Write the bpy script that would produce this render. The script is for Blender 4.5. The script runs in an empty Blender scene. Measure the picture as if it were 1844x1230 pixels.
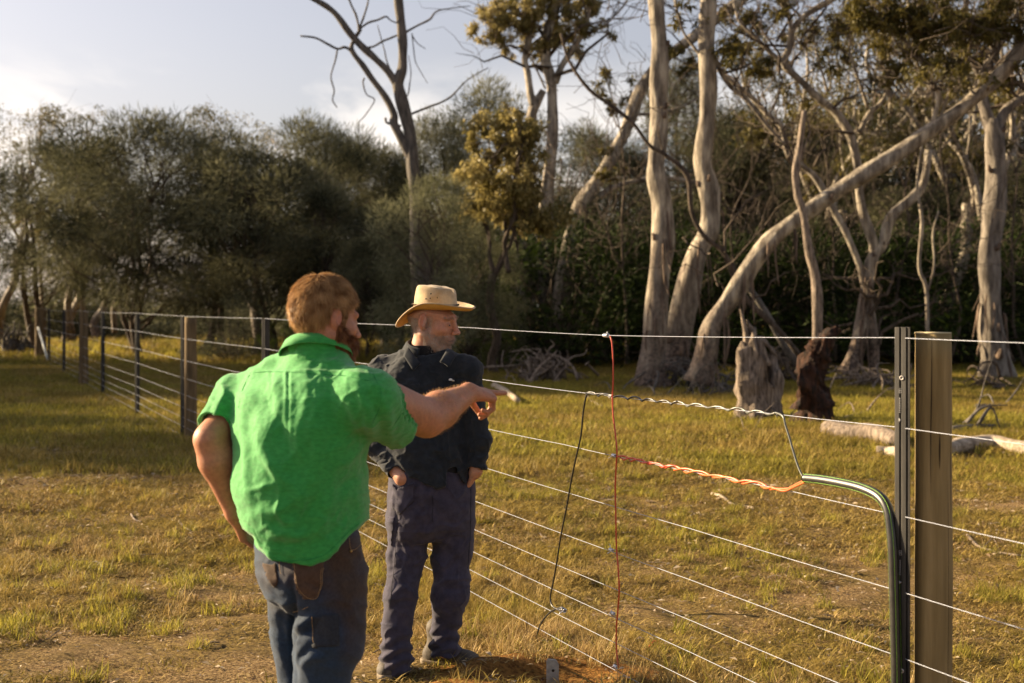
import bpy, math, random
import numpy as np
from mathutils import Vector, Matrix
SC = bpy.context.scene
COL = SC.collection
rs = np.random.RandomState(7)
PI = math.pi
# ------------------------------------------------------------------ camera
HC = 1.7            # camera height
FP = 2561.0         # focal length in pixels of the 1844 px wide photograph
cam_d = bpy.data.cameras.new('camera'); cam = bpy.data.objects.new('camera', cam_d); COL.objects.link(cam)
cam.location = (0, 0, HC); cam.rotation_euler = (PI/2, 0, 0)
cam_d.lens = 50; cam_d.sensor_width = 36; cam_d.shift_y = -65/1844
cam_d.clip_start = 0.1; cam_d.clip_end = 3000
cam_d.dof.use_dof = True; cam_d.dof.focus_distance = 6.0; cam_d.dof.aperture_fstop = 3.8
SC.camera = cam
# ------------------------------------------------------------------ sun and sky
SUN_EL = math.radians(19.5)
SUN_H = Vector((-0.924, 0.382))
sdir = Vector((SUN_H.x*math.cos(SUN_EL), SUN_H.y*math.cos(SUN_EL), math.sin(SUN_EL)))
sun_d = bpy.data.lights.new('sun', 'SUN'); sun_d.energy = 5.0; sun_d.angle = math.radians(0.6)
sun_d.color = (1.0, 0.77, 0.47)
sun = bpy.data.objects.new('sun', sun_d); COL.objects.link(sun)
sun.rotation_euler = sdir.to_track_quat('Z', 'Y').to_euler()
W = bpy.data.worlds.new('World'); SC.world = W; W.use_nodes = True
nt = W.node_tree; nt.nodes.clear()
def N(t, kind, **kw):
    n = t.nodes.new(kind)
    for k, v in kw.items():
        if k in ('inp',):
            for a, b in v.items(): n.inputs[a].default_value = b
        else: setattr(n, k, v)
    return n
out = N(nt, 'ShaderNodeOutputWorld'); bg = N(nt, 'ShaderNodeBackground')
sky = N(nt, 'ShaderNodeTexSky'); sky.sky_type = 'NISHITA'; sky.sun_disc = False
sky.sun_elevation = SUN_EL; sky.sun_rotation = math.atan2(SUN_H.x, SUN_H.y)
sky.air_density = 1.0; sky.dust_density = 2.2; sky.ozone_density = 1.0
bg.inputs[1].default_value = 0.052
tc = N(nt, 'ShaderNodeTexCoord')
mp = N(nt, 'ShaderNodeMapping'); mp.inputs['Scale'].default_value = (1, 1, 2.6)
nt.links.new(tc.outputs['Generated'], mp.inputs[0])
cn = N(nt, 'ShaderNodeTexNoise', inp={'Scale': 4.6, 'Detail': 8, 'Roughness': 0.58, 'Distortion': 0.35})
nt.links.new(mp.outputs[0], cn.inputs['Vector'])
cr = N(nt, 'ShaderNodeMapRange', inp={'From Min': 0.46, 'From Max': 0.58, 'To Min': 0.0, 'To Max': 0.9}); cr.interpolation_type = 'SMOOTHSTEP'
nt.links.new(cn.outputs[0], cr.inputs[0])
sx = N(nt, 'ShaderNodeSeparateXYZ'); nt.links.new(tc.outputs['Generated'], sx.inputs[0])
ce = N(nt, 'ShaderNodeMapRange', inp={'From Min': 0.10, 'From Max': 0.18, 'To Min': 1.0, 'To Max': 0.0}); ce.interpolation_type = 'SMOOTHSTEP'
nt.links.new(sx.outputs['Z'], ce.inputs[0])
cm = N(nt, 'ShaderNodeMath', operation='MULTIPLY'); nt.links.new(cr.outputs[0], cm.inputs[0]); nt.links.new(ce.outputs[0], cm.inputs[1])
hv = N(nt, 'ShaderNodeHueSaturation', inp={'Saturation': 0.58, 'Value': 0.98}); nt.links.new(sky.outputs[0], hv.inputs['Color'])
tint = N(nt, 'ShaderNodeMix', data_type='RGBA', blend_type='MULTIPLY'); tint.inputs[0].default_value = 1.0
tint.inputs[7].default_value = (1.04, 0.96, 0.985, 1); nt.links.new(hv.outputs[0], tint.inputs[6])
mx = N(nt, 'ShaderNodeMix', data_type='RGBA'); mx.inputs[7].default_value = (8.6, 7.9, 7.2, 1)
nt.links.new(cm.outputs[0], mx.inputs[0]); nt.links.new(tint.outputs[2], mx.inputs[6])
nt.links.new(mx.outputs[2], bg.inputs[0]); nt.links.new(bg.outputs[0], out.inputs[0])
SC.view_settings.view_transform = 'Standard'; SC.view_settings.look = 'None'
SC.view_settings.gamma = 1; SC.view_settings.use_curve_mapping = False
SC.view_settings.exposure = 1.65
SC.render.engine = 'CYCLES'
SC.cycles.max_bounces = 6; SC.cycles.transparent_max_bounces = 4
# ------------------------------------------------------------------ helpers
def P(x, y, Y):
    """point of the place seen at photograph pixel x, y at depth Y"""
    return np.array([(x-922)/FP*Y, Y, HC-(y-550)/FP*Y])
def G0(x, Y): return np.array([(x-922)/FP*Y, Y, 0.0])
def mesh(name, V, F, mat=None, parent=None, smooth=True, attrs=None, fmat=None):
    V = np.asarray(V, dtype=np.float32).reshape(-1, 3)
    me = bpy.data.meshes.new(name)
    if isinstance(F, np.ndarray):
        k = F.shape[1]
        me.vertices.add(len(V)); me.vertices.foreach_set('co', V.ravel())
        me.loops.add(F.size); me.loops.foreach_set('vertex_index', F.astype(np.int32).ravel())
        me.polygons.add(len(F)); me.polygons.foreach_set('loop_start', np.arange(0, F.size, k, dtype=np.int32))
        me.polygons.foreach_set('loop_total', np.full(len(F), k, dtype=np.int32))
        me.update(calc_edges=True)
    else:
        me.from_pydata(V.tolist(), [], F); me.update()
    if smooth: me.polygons.foreach_set('use_smooth', np.ones(len(me.polygons), dtype=bool))
    if attrs:
        for an, av in attrs.items():
            av = np.asarray(av, dtype=np.float32)
            if av.ndim == 1:
                a = me.attributes.new(an, 'FLOAT', 'POINT'); a.data.foreach_set('value', av)
            else:
                a = me.attributes.new(an, 'FLOAT_COLOR', 'POINT')
                a.data.foreach_set('color', np.concatenate([av, np.ones((len(av), 1), np.float32)], 1).ravel())
    if mat is not None:
        for m_ in (mat if isinstance(mat, list) else [mat]): me.materials.append(m_)
    if fmat is not None: me.polygons.foreach_set('material_index', np.asarray(fmat, dtype=np.int32))
    o = bpy.data.objects.new(name, me); COL.objects.link(o)
    if parent: o.parent = parent; o.matrix_parent_inverse = Matrix.Identity(4)
    return o
def tag(o, label=None, cat=None, group=None, kind=None):
    if label: o['label'] = label
    if cat: o['category'] = cat
    if group: o['group'] = group
    if kind: o['kind'] = kind
    return o
def empty(name, loc=(0, 0, 0), label=None, cat=None, group=None, rz=0, sc=1.0):
    o = bpy.data.objects.new(name, None); COL.objects.link(o)
    o.location = tuple(float(a) for a in loc); o.rotation_euler = (0, 0, rz); o.scale = (sc, sc, sc)
    o.empty_display_size = 0.1
    return tag(o, label, cat, group)
def child(name, V, F, mat, parent, **kw):
    """mesh given in world coordinates, parented to an unrotated empty"""
    loc = np.array(parent.location)
    return mesh(name, np.asarray(V).reshape(-1, 3)-loc, F, mat, parent, **kw)
class MB:
    def __init__(s): s.V = []; s.F = []; s.n = 0
    def add(s, V, F):
        V = np.asarray(V, float).reshape(-1, 3)
        s.F += [[int(i)+s.n for i in f] for f in F]; s.V.append(V); s.n += len(V); return s
    def get(s): return np.concatenate(s.V), s.F
def catmull(pts, n=6):
    pts = np.asarray(pts, float)
    if len(pts) < 3: 
        t = np.linspace(0, 1, n+1)[:, None]; return pts[0]*(1-t)+pts[1]*t
    p = np.vstack([2*pts[0]-pts[1], pts, 2*pts[-1]-pts[-2]]); o = []
    for i in range(1, len(p)-2):
        t = np.linspace(0, 1, n, endpoint=False)[:, None]
        a, b, c, d = p[i-1], p[i], p[i+1], p[i+2]
        o.append(0.5*((2*b)+(c-a)*t+(2*a-5*b+4*c-d)*t*t+(3*b-a-3*c+d)*t**3))
    o.append(pts[-1:]); return np.vstack(o)
def tube(pts, rad, sides=8, cap=True, rough=0.0, seed=0, prof=None):
    pts = np.asarray(pts, float); n = len(pts); rad = np.broadcast_to(np.asarray(rad, float), (n,))
    T = np.gradient(pts, axis=0); T /= np.linalg.norm(T, axis=1)[:, None]+1e-9
    up = np.array([0, 0, 1.0]) if abs(T[0, 2]) < .9 else np.array([1.0, 0, 0])
    u = np.cross(T[0], up); u /= np.linalg.norm(u)
    a = np.arange(sides)/sides*2*PI; V = np.zeros((n, sides, 3))
    r_ = np.random.RandomState(seed)
    ph = r_.rand(6)*6.28
    for i in range(n):
        u = u-T[i]*np.dot(u, T[i]); u /= np.linalg.norm(u)+1e-9; v = np.cross(T[i], u)
        rr = rad[i]*np.ones(sides)
        if prof is not None: rr = rr*prof(a, i/(n-1))
        if rough: rr = rr*(1+rough*(np.sin(2*a+ph[0]+i*.35)+.7*np.sin(3*a+ph[1]-i*.5)+.5*np.sin(5*a+ph[2]+i*.8)+.8*math.sin(i*.9+ph[3])))
        V[i] = pts[i]+np.outer(np.cos(a)*rr, u)+np.outer(np.sin(a)*rr, v)
    j = np.arange(sides); j2 = (j+1) % sides; F = []
    for i in range(n-1):
        F.append(np.stack([i*sides+j, i*sides+j2, (i+1)*sides+j2, (i+1)*sides+j], 1))
    F = np.vstack(F); V = V.reshape(-1, 3)
    Fl = F[:, ::-1].tolist()
    if cap: Fl.append(list(range(sides))); Fl.append([ (n-1)*sides+k for k in range(sides)][::-1])
    return V, Fl
def box(c, s, R=None):
    c = np.asarray(c, float); s = np.asarray(s, float)/2
    V = np.array([[x, y, z] for x in (-1, 1) for y in (-1, 1) for z in (-1, 1)])*s
    if R is not None: V = V@np.asarray(R).T
    return V+c, [[0, 1, 3, 2], [4, 6, 7, 5], [0, 4, 5, 1], [2, 3, 7, 6], [0, 2, 6, 4], [1, 5, 7, 3]]
def rotz(a): c, s = math.cos(a), math.sin(a); return np.array([[c, -s, 0], [s, c, 0], [0, 0, 1]])
# value noise
def hsh(i, j, k, s=0):
    h = (i*374761393+j*668265263+k*2147483647+s*1274126177) & 0xffffffff
    h = ((h ^ (h >> 13))*1274126177) & 0xffffffff
    return ((h ^ (h >> 16)) & 0xffff)/65535.0
def vnoise(p, s=0):
    p = np.asarray(p, float); i = np.floor(p).astype(np.int64); f = p-i; f = f*f*(3-2*f); r = 0
    for dx in (0, 1):
        for dy in (0, 1):
            for dz in (0, 1):
                w = (f[:, 0] if dx else 1-f[:, 0])*(f[:, 1] if dy else 1-f[:, 1])*(f[:, 2] if dz else 1-f[:, 2])
                r = r+w*hsh(i[:, 0]+dx, i[:, 1]+dy, i[:, 2]+dz, s)
    return r*2-1
def fbm(p, s=0, o=3):
    r = 0; a = 1
    for k in range(o): r = r+a*vnoise(p*(2.03**k), s+k); a *= .5
    return r
def ground_h(x, y):
    x = np.atleast_1d(np.asarray(x, float)); y = np.atleast_1d(np.asarray(y, float))
    p = np.stack([x, y, x*0], 1)
    h = 0.05*fbm(p*.22, 3, 2)+0.022*fbm(p*1.3, 9, 3)+0.013*fbm(p*6.5, 21, 2)
    # dug soil beside the earth stake
    d = np.hypot((x-.17)*.8, (y-6.30)); h = h+0.05*np.exp(-((d-.30)/.13)**2)-0.04*np.exp(-(d/.2)**2)
    h = h*np.clip((np.hypot(x, y))/5, .4, 1)
    return h
def gz(x, y): return float(ground_h(x, y)[0])
# ------------------------------------------------------------------ materials
def mat(name, c1, c2=None, rough=.7, scale=8, stretch=(1, 1, 1), bump=.0, bscale=None, bdist=.01, detail=5, metal=0, spec=.3,
        sss=0, sheen=0, trans=0, attr=None, c3=None, lo=.35, hi=.65, coat=0, coord='Object'):
    m = bpy.data.materials.new(name); m.use_nodes = True; t = m.node_tree; b = t.nodes['Principled BSDF']
    b.inputs['Roughness'].default_value = rough; b.inputs['Metallic'].default_value = metal
    b.inputs['Specular IOR Level'].default_value = spec
    if sheen: b.inputs['Sheen Weight'].default_value = sheen; b.inputs['Sheen Roughness'].default_value = .6
    if coat: b.inputs['Coat Weight'].default_value = coat
    if sss:
        b.inputs['Subsurface Weight'].default_value = sss; b.inputs['Subsurface Radius'].default_value = (1, .35, .2); b.inputs['Subsurface Scale'].default_value = .012
    tcn = N(t, 'ShaderNodeTexCoord'); mpn = N(t, 'ShaderNodeMapping'); mpn.inputs['Scale'].default_value = stretch
    t.links.new(tcn.outputs[coord], mpn.inputs[0])
    col = None
    if c2 is not None:
        nz = N(t, 'ShaderNodeTexNoise', inp={'Scale': scale, 'Detail': detail, 'Roughness': .6}); t.links.new(mpn.outputs[0], nz.inputs['Vector'])
        rp = N(t, 'ShaderNodeValToRGB'); rp.color_ramp.elements[0].position = lo; rp.color_ramp.elements[1].position = hi
        rp.color_ramp.elements[0].color = (*c1, 1); rp.color_ramp.elements[1].color = (*c2, 1)
        if c3 is not None: e = rp.color_ramp.elements.new((lo+hi)/2); e.color = (*c3, 1)
        t.links.new(nz.outputs[0], rp.inputs[0]); col = rp.outputs[0]
    if attr:
        an = N(t, 'ShaderNodeAttribute', attribute_name=attr)
        if col is not None:
            mm = N(t, 'ShaderNodeMix', data_type='RGBA', blend_type='MULTIPLY'); mm.inputs[0].default_value = 1
            t.links.new(col, mm.inputs[6]); t.links.new(an.outputs['Color'], mm.inputs[7]); col = mm.outputs[2]
        else: col = an.outputs['Color']
    if col is not None: t.links.new(col, b.inputs['Base Color'])
    else: b.inputs['Base Color'].default_value = (*c1, 1)
    if bump:
        n2 = N(t, 'ShaderNodeTexNoise', inp={'Scale': bscale or scale*3, 'Detail': 6, 'Roughness': .65}); t.links.new(mpn.outputs[0], n2.inputs['Vector'])
        bp = N(t, 'ShaderNodeBump', inp={'Strength': bump, 'Distance': bdist}); t.links.new(n2.outputs[0], bp.inputs['Height']); t.links.new(bp.outputs[0], b.inputs['Normal'])
    if trans:
        tr = N(t, 'ShaderNodeBsdfTranslucent'); ms = N(t, 'ShaderNodeMixShader'); ms.inputs[0].default_value = trans
        o = t.nodes['Material Output']
        if col is not None: t.links.new(col, tr.inputs[0])
        else: tr.inputs[0].default_value = (*c1, 1)
        t.links.new(b.outputs[0], ms.inputs[1]); t.links.new(tr.outputs[0], ms.inputs[2]); t.links.new(ms.outputs[0], o.inputs[0])
    return m
def leafmat(name, ca, cb, trans=.35, rough=.55, patch=None):
    """leaves: colour runs from ca to cb by the per-leaf tint"""
    m = bpy.data.materials.new(name); m.use_nodes = True; t = m.node_tree; b = t.nodes['Principled BSDF']
    b.inputs['Roughness'].default_value = rough; b.inputs['Specular IOR Level'].default_value = .12
    an = N(t, 'ShaderNodeAttribute', attribute_name='tint')
    mm = N(t, 'ShaderNodeMix', data_type='RGBA'); mm.inputs[6].default_value = (*ca, 1); mm.inputs[7].default_value = (*cb, 1)
    t.links.new(an.outputs['Fac'], mm.inputs[0]); col = mm.outputs[2]
    if patch:
        g = N(t, 'ShaderNodeNewGeometry'); nz = N(t, 'ShaderNodeTexNoise', inp={'Scale': patch[1], 'Detail': 3}); t.links.new(g.outputs['Position'], nz.inputs['Vector'])
        mr = N(t, 'ShaderNodeMapRange', inp={'From Min': .42, 'From Max': .6}); t.links.new(nz.outputs[0], mr.inputs[0])
        m2 = N(t, 'ShaderNodeMix', data_type='RGBA'); m2.inputs[7].default_value = (*patch[0], 1); t.links.new(mr.outputs[0], m2.inputs[0]); t.links.new(col, m2.inputs[6]); col = m2.outputs[2]
    t.links.new(col, b.inputs['Base Color'])
    tr = N(t, 'ShaderNodeBsdfTranslucent'); ms = N(t, 'ShaderNodeMixShader'); ms.inputs[0].default_value = trans
    t.links.new(col, tr.inputs[0]); t.links.new(b.outputs[0], ms.inputs[1]); t.links.new(tr.outputs[0], ms.inputs[2]); t.links.new(ms.outputs[0], t.nodes['Material Output'].inputs[0])
    return m
M = {}
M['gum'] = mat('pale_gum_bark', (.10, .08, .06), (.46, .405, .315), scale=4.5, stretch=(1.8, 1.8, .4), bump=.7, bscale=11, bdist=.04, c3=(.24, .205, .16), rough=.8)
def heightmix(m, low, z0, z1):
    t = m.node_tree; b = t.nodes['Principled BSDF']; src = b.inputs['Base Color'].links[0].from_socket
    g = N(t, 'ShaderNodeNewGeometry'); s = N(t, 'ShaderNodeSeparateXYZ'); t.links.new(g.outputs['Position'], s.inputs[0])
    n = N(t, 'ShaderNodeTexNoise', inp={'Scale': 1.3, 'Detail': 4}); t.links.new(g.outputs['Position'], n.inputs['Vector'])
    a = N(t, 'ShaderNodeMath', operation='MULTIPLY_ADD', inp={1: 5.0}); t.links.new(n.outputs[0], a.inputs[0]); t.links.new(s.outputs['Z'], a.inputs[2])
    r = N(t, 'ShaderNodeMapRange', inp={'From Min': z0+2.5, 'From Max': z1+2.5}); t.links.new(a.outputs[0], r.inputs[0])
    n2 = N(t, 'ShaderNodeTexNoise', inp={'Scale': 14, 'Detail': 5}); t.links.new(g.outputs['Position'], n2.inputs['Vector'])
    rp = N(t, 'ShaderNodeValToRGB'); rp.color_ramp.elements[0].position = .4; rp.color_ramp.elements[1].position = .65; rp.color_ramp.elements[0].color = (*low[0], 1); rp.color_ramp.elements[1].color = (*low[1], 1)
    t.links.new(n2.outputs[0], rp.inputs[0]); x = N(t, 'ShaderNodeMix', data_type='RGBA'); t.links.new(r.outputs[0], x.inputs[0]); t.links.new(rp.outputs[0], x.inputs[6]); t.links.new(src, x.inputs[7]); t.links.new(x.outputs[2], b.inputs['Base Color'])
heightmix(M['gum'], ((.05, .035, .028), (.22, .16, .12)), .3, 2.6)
M['greygum'] = mat('grey_gum_bark', (.07, .058, .048), (.27, .235, .195), scale=5, stretch=(1.8, 1.8, .4), bump=.8, bscale=10, bdist=.05, rough=.85)  # darker and greyer than the pale gum bark
M['gumbase'] = mat('rough_brown_bark', (.06, .04, .03), (.26, .19, .14), scale=6, stretch=(2.5, 2.5, .4), bump=.9, bscale=12, bdist=.05, rough=.9)
M['darkbark'] = mat('dark_bark', (.035, .026, .02), (.13, .10, .075), scale=8, stretch=(2, 2, .4), bump=.7, bdist=.03, rough=.9)
M['deadwood'] = mat('bleached_dead_wood', (.06, .045, .035), (.34, .27, .21), scale=7, stretch=(4, 4, .6), bump=.8, bdist=.02, rough=.85)
M['greydead'] = mat('grey_dead_wood', (.055, .05, .045), (.17, .15, .13), scale=5, stretch=(3, 3, .5), bump=.6, bdist=.02, rough=.85)
M['redwood'] = mat('red_brown_rotten_wood', (.012, .009, .007), (.095, .040, .022), scale=7, stretch=(3, 3, .5), bump=1, bdist=.05, rough=.8)
M['sheoak'] = leafmat('sheoak_needles', (.018, .023, .013), (.20, .195, .11), .26, rough=.8)
M['sheoakg'] = leafmat('grey_sheoak_needles', (.07, .075, .040), (.26, .26, .15), .34, rough=.8)
M['gumleaf'] = leafmat('gum_leaves', (.035, .038, .010), (.17, .135, .038), .35, rough=.5)
M['sunleaf'] = leafmat('sunlit_gum_leaves', (.11, .095, .02), (.46, .38, .16), .40, rough=.4)  # pale leaves, with sunlight put into their golden colour
M['bush'] = leafmat('dark_green_bush_leaves', (.008, .015, .003), (.035, .055, .009), .25, rough=.7)
M['brightbush'] = leafmat('bright_green_leaves', (.05, .08, .012), (.16, .20, .03), .4)
# ------------------------------------------------------------------ ground
def axis(parts):
    o = []
    for a, b, s in parts: o.append(np.arange(a, b, s))
    return np.unique(np.round(np.concatenate(o+[[parts[-1][1]]]), 4))
gx = axis([(-900, -100, 100), (-100, -24, 4), (-24, -8, .5), (-8, -4, .12), (-4, 4, .05), (4, 8, .12), (8, 24, .5), (24, 100, 4), (100, 900, 100)])
gy = axis([(-300, -20, 40), (-20, 0, 2), (0, 3, .3), (3, 12, .05), (12, 20, .12), (20, 45, .4), (45, 130, 3), (130, 1200, 80)])
XX, YY = np.meshgrid(gx, gy); zz = ground_h(XX.ravel(), YY.ravel())
Vg = np.stack([XX.ravel(), YY.ravel(), zz], 1); nx, ny = len(gx), len(gy)
ii = (np.arange(ny-1)[:, None]*nx+np.arange(nx-1)[None]).ravel()
Fg = np.stack([ii, ii+1, ii+nx+1, ii+nx], 1)
def ground_mat():
    m = bpy.data.materials.new('dry_pasture_soil'); m.use_nodes = True; t = m.node_tree; b = t.nodes['Principled BSDF']
    b.inputs['Roughness'].default_value = .95; b.inputs['Specular IOR Level'].default_value = .1
    g = N(t, 'ShaderNodeNewGeometry')
    def noise(s, d=4, r=.6):
        n = N(t, 'ShaderNodeTexNoise', inp={'Scale': s, 'Detail': d, 'Roughness': r}); t.links.new(g.outputs['Position'], n.inputs['Vector']); return n.outputs[0]
    def ramp(f, cols):
        r = N(t, 'ShaderNodeValToRGB'); e = r.color_ramp.elements
        e[0].position, e[0].color = cols[0][0], (*cols[0][1], 1); e[1].position, e[1].color = cols[-1][0], (*cols[-1][1], 1)
        for p_, c_ in cols[1:-1]: q = e.new(p_); q.color = (*c_, 1)
        t.links.new(f, r.inputs[0]); return r.outputs[0]
    fine = ramp(noise(70, 6, .7), [(.36, (.025, .016, .009)), (.45, (.14, .085, .038)), (.53, (.30, .195, .085)), (.64, (.52, .39, .20))])
    moss = ramp(noise(38, 5, .65), [(.37, (.03, .022, .008)), (.50, (.15, .10, .03)), (.64, (.34, .24, .07))])
    f = N(t, 'ShaderNodeMapRange', inp={'From Min': .42, 'From Max': .6}); t.links.new(noise(1.1, 4), f.inputs[0])
    mm = N(t, 'ShaderNodeMix', data_type='RGBA'); t.links.new(f.outputs[0], mm.inputs[0]); t.links.new(fine, mm.inputs[6]); t.links.new(moss, mm.inputs[7])
    # orange subsoil dug up at the stake
    sp = N(t, 'ShaderNodeVectorMath', operation='DISTANCE'); t.links.new(g.outputs['Position'], sp.inputs[0]); sp.inputs[1].default_value = (.15, 6.28, 0)
    ad = N(t, 'ShaderNodeMath', operation='MULTIPLY_ADD'); t.links.new(noise(9, 4), ad.inputs[0]); ad.inputs[1].default_value = -.35; t.links.new(sp.outputs['Value'], ad.inputs[2])
    of = N(t, 'ShaderNodeMapRange', inp={'From Min': .32, 'From Max': .48, 'To Min': 1, 'To Max': 0}); t.links.new(ad.outputs[0], of.inputs[0])
    orange = ramp(noise(45, 5), [(.35, (.12, .05, .015)), (.6, (.38, .19, .05))])
    m3 = N(t, 'ShaderNodeMix', data_type='RGBA'); t.links.new(of.outputs[0], m3.inputs[0]); t.links.new(mm.outputs[2], m3.inputs[6]); t.links.new(orange, m3.inputs[7])
    t.links.new(m3.outputs[2], b.inputs['Base Color'])
    bp = N(t, 'ShaderNodeBump', inp={'Strength': 1, 'Distance': .035}); t.links.new(noise(48, 8, .75), bp.inputs['Height']); t.links.new(bp.outputs[0], b.inputs['Normal'])
    return m
M['ground'] = ground_mat()
gob = mesh('ground', Vg, Fg, M['ground']); tag(gob, kind='structure')
# ------------------------------------------------------------------ grass
def tuft(n, hmin, hmax, spread, wid, lean, seed, segs=2):
    r = np.random.RandomState(seed); V = []; F = []; T = []
    for i in range(n):
        a = r.rand()*6.28; rad = spread*math.sqrt(r.rand()); b = np.array([math.cos(a)*rad, math.sin(a)*rad, -.005])
        h = hmin+(hmax-hmin)*r.rand()**1.6; az = r.rand()*6.28; ln = lean*(.3+r.rand()); d = np.array([math.cos(az), math.sin(az), 0])
        s = np.array([-d[1], d[0], 0])*wid*(.6+.8*r.rand())
        k0 = len(V); tt = r.rand()
        for j in range(segs+1):
            t = j/segs; c = b+d*h*ln*t**1.5+np.array([0, 0, h*t*(1-.35*min(ln, 1.4)*t)])
            w = s*(1-t)**.6
            if j < segs: V += [c-w, c+w]; T += [tt, tt]
            else: V += [c]; T += [tt]
        for j in range(segs-1): F.append([k0+2*j, k0+2*j+1, k0+2*j+3, k0+2*j+2])
        F.append([k0+2*segs-2, k0+2*segs-1, k0+2*segs])
    return V, F, T
M['g_dry'] = leafmat('dry_grass_blades', (.13, .070, .022), (.68, .50, .22), .32, patch=((.36, .265, .065), .8))
M['g_green'] = leafmat('green_grass_blades', (.12, .115, .02), (.46, .39, .07), .45)
M['g_mix'] = leafmat('olive_grass_blades', (.13, .09, .02), (.50, .37, .11), .35, patch=((.23, .18, .038), .6))
def make_instancer(name, pts, rot, scl, idx, protos, label):
    o = mesh(name, pts, np.zeros((0, 3), int))
    me = o.data
    a = me.attributes.new('rot', 'FLOAT_VECTOR', 'POINT'); a.data.foreach_set('vector', rot.astype(np.float32).ravel())
    a = me.attributes.new('scl', 'FLOAT', 'POINT'); a.data.foreach_set('value', scl.astype(np.float32))
    a = me.attributes.new('vid', 'INT', 'POINT'); a.data.foreach_set('value', idx.astype(np.int32))
    pc = bpy.data.collections.new(name+'_kinds')
    for p_ in protos: pc.objects.link(p_)
    ng = bpy.data.node_groups.new(name, 'GeometryNodeTree')
    ng.interface.new_socket('Geometry', in_out='INPUT', socket_type='NodeSocketGeometry'); ng.interface.new_socket('Geometry', in_out='OUTPUT', socket_type='NodeSocketGeometry')
    gi = ng.nodes.new('NodeGroupInput'); go = ng.nodes.new('NodeGroupOutput'); ip = ng.nodes.new('GeometryNodeInstanceOnPoints')
    ci = ng.nodes.new('GeometryNodeCollectionInfo'); ci.inputs[0].default_value = pc; ci.inputs[1].default_value = True; ci.inputs[2].default_value = True
    def at(nm, ty):
        n = ng.nodes.new('GeometryNodeInputNamedAttribute'); n.data_type = ty; n.inputs[0].default_value = nm; return n.outputs[0]
    ng.links.new(gi.outputs[0], ip.inputs['Points']); ng.links.new(ci.outputs[0], ip.inputs['Instance']); ip.inputs['Pick Instance'].default_value = True
    ng.links.new(at('vid', 'INT'), ip.inputs['Instance Index']); ng.links.new(at('rot', 'FLOAT_VECTOR'), ip.inputs['Rotation']); ng.links.new(at('scl', 'FLOAT'), ip.inputs['Scale'])
    ng.links.new(ip.outputs[0], go.inputs[0])
    md = o.modifiers.new('tufts', 'NODES'); md.node_group = ng
    return tag(o, label, kind='stuff')
def proto(name, data, m):
    V, F, T = data
    o = mesh(name, V, F, m, attrs={'tint': T}, smooth=False); COL.objects.unlink(o); return o
protos = []
for s in range(4): protos.append(proto('a%d_mat' % s, tuft(46, .008, .032, .11, .0026, 2.4, s), M['g_dry']))
for s in range(3): protos.append(proto('b%d_mix' % s, tuft(38, .012, .050, .10, .0027, 1.7, 10+s), M['g_mix']))
for s in range(3): protos.append(proto('c%d_straw' % s, tuft(40, .06, .20, .07, .0022, .9, 20+s, 3), M['g_dry']))
for s in range(3): protos.append(proto('d%d_green' % s, tuft(60, .03, .12, .06, .0022, .8, 30+s), M['g_green']))
for s in range(2): protos.append(proto('e%d_far' % s, tuft(110, .03, .14, .22, .0050, .9, 40+s), M['g_mix']))
for s in range(2): protos.append(proto('f%d_farg' % s, tuft(110, .03, .13, .22, .0055, .9, 50+s), M['g_green']))
def fan(n, y0, y1, wl, wr, seed):
    r = np.random.RandomState(seed); y = np.sqrt(y0*y0+(y1*y1-y0*y0)*r.rand(n)); x = (-wl+(wl+wr)*r.rand(n))*y; return x, y, r
def fence_dist(x, y): return x-(2.97-.399*y)   # signed offset from the fence line (along x)
PT = []; SCL = []; IX = []
x, y, r = fan(56000, 5.2, 16, .50, .50, 1)
p2 = np.stack([x, y, x*0], 1); dens = fbm(p2*.9, 5, 3); grn = fbm(p2*.55, 15, 3)
fd = fence_dist(x, y)
cover = .58+.42*dens+.30*np.exp(-(fd/.7)**2)
worn = np.exp(-(((x+1.75+.3*(8-y)*.3)/.75)**2+((y-8.2)/1.9)**2))+.5*np.exp(-(((x+.9)/.7)**2+((y-6.3)/.8)**2))
cover -= np.clip(worn, 0, 1)*(.42+.60*fbm(p2*2.6, 44, 3))   # worn ground beside the men
cover -= .55*np.clip(fbm(p2*1.3, 46, 3)-.1, 0, 1)
cover -= 1.6*np.exp(-(((x-.15)/.50)**2+((y-6.35)/.34)**2))
keep = r.rand(len(x)) < cover
ix = np.where(r.rand(len(x)) < .55, r.randint(0, 4, len(x)), r.randint(4, 7, len(x)))
tall = (r.rand(len(x)) < .03+.30*np.exp(-((fd-.05)/.40)**2)*(y<9)+.05*(dens > .35))&(fd < 1.6)
ix = np.where(tall, r.randint(7, 10, len(x)), ix)
gr = (r.rand(len(x)) < .015+.06*(grn > .3)); ix = np.where(gr, r.randint(10, 13, len(x)), ix)
sc = .7+.8*r.rand(len(x))
sc = np.where((ix >= 7)&(ix < 10), .35+.75*r.rand(len(x))**1.5, sc)
sc = np.where((y > 10)&(ix < 7), sc*1.3, sc)
PT.append(np.stack([x, y, ground_h(x, y)], 1)[keep]); SCL.append(sc[keep]); IX.append(ix[keep])
x, y, r = fan(30000, 14, 42, .50, .55, 2); p2 = np.stack([x, y, x*0], 1); dens = fbm(p2*.35, 6, 3)
keep = r.rand(len(x)) < .85+.4*dens; ix = np.where(r.rand(len(x)) < .45+.5*dens, 15+r.randint(0, 2, len(x)), 13+r.randint(0, 2, len(x)))
PT.append(np.stack([x, y, ground_h(x, y)], 1)[keep]); SCL.append((.7+.7*r.rand(len(x)))[keep]); IX.append(ix[keep])
x, y, r = fan(16000, 40, 120, .5, .5, 3)
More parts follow.
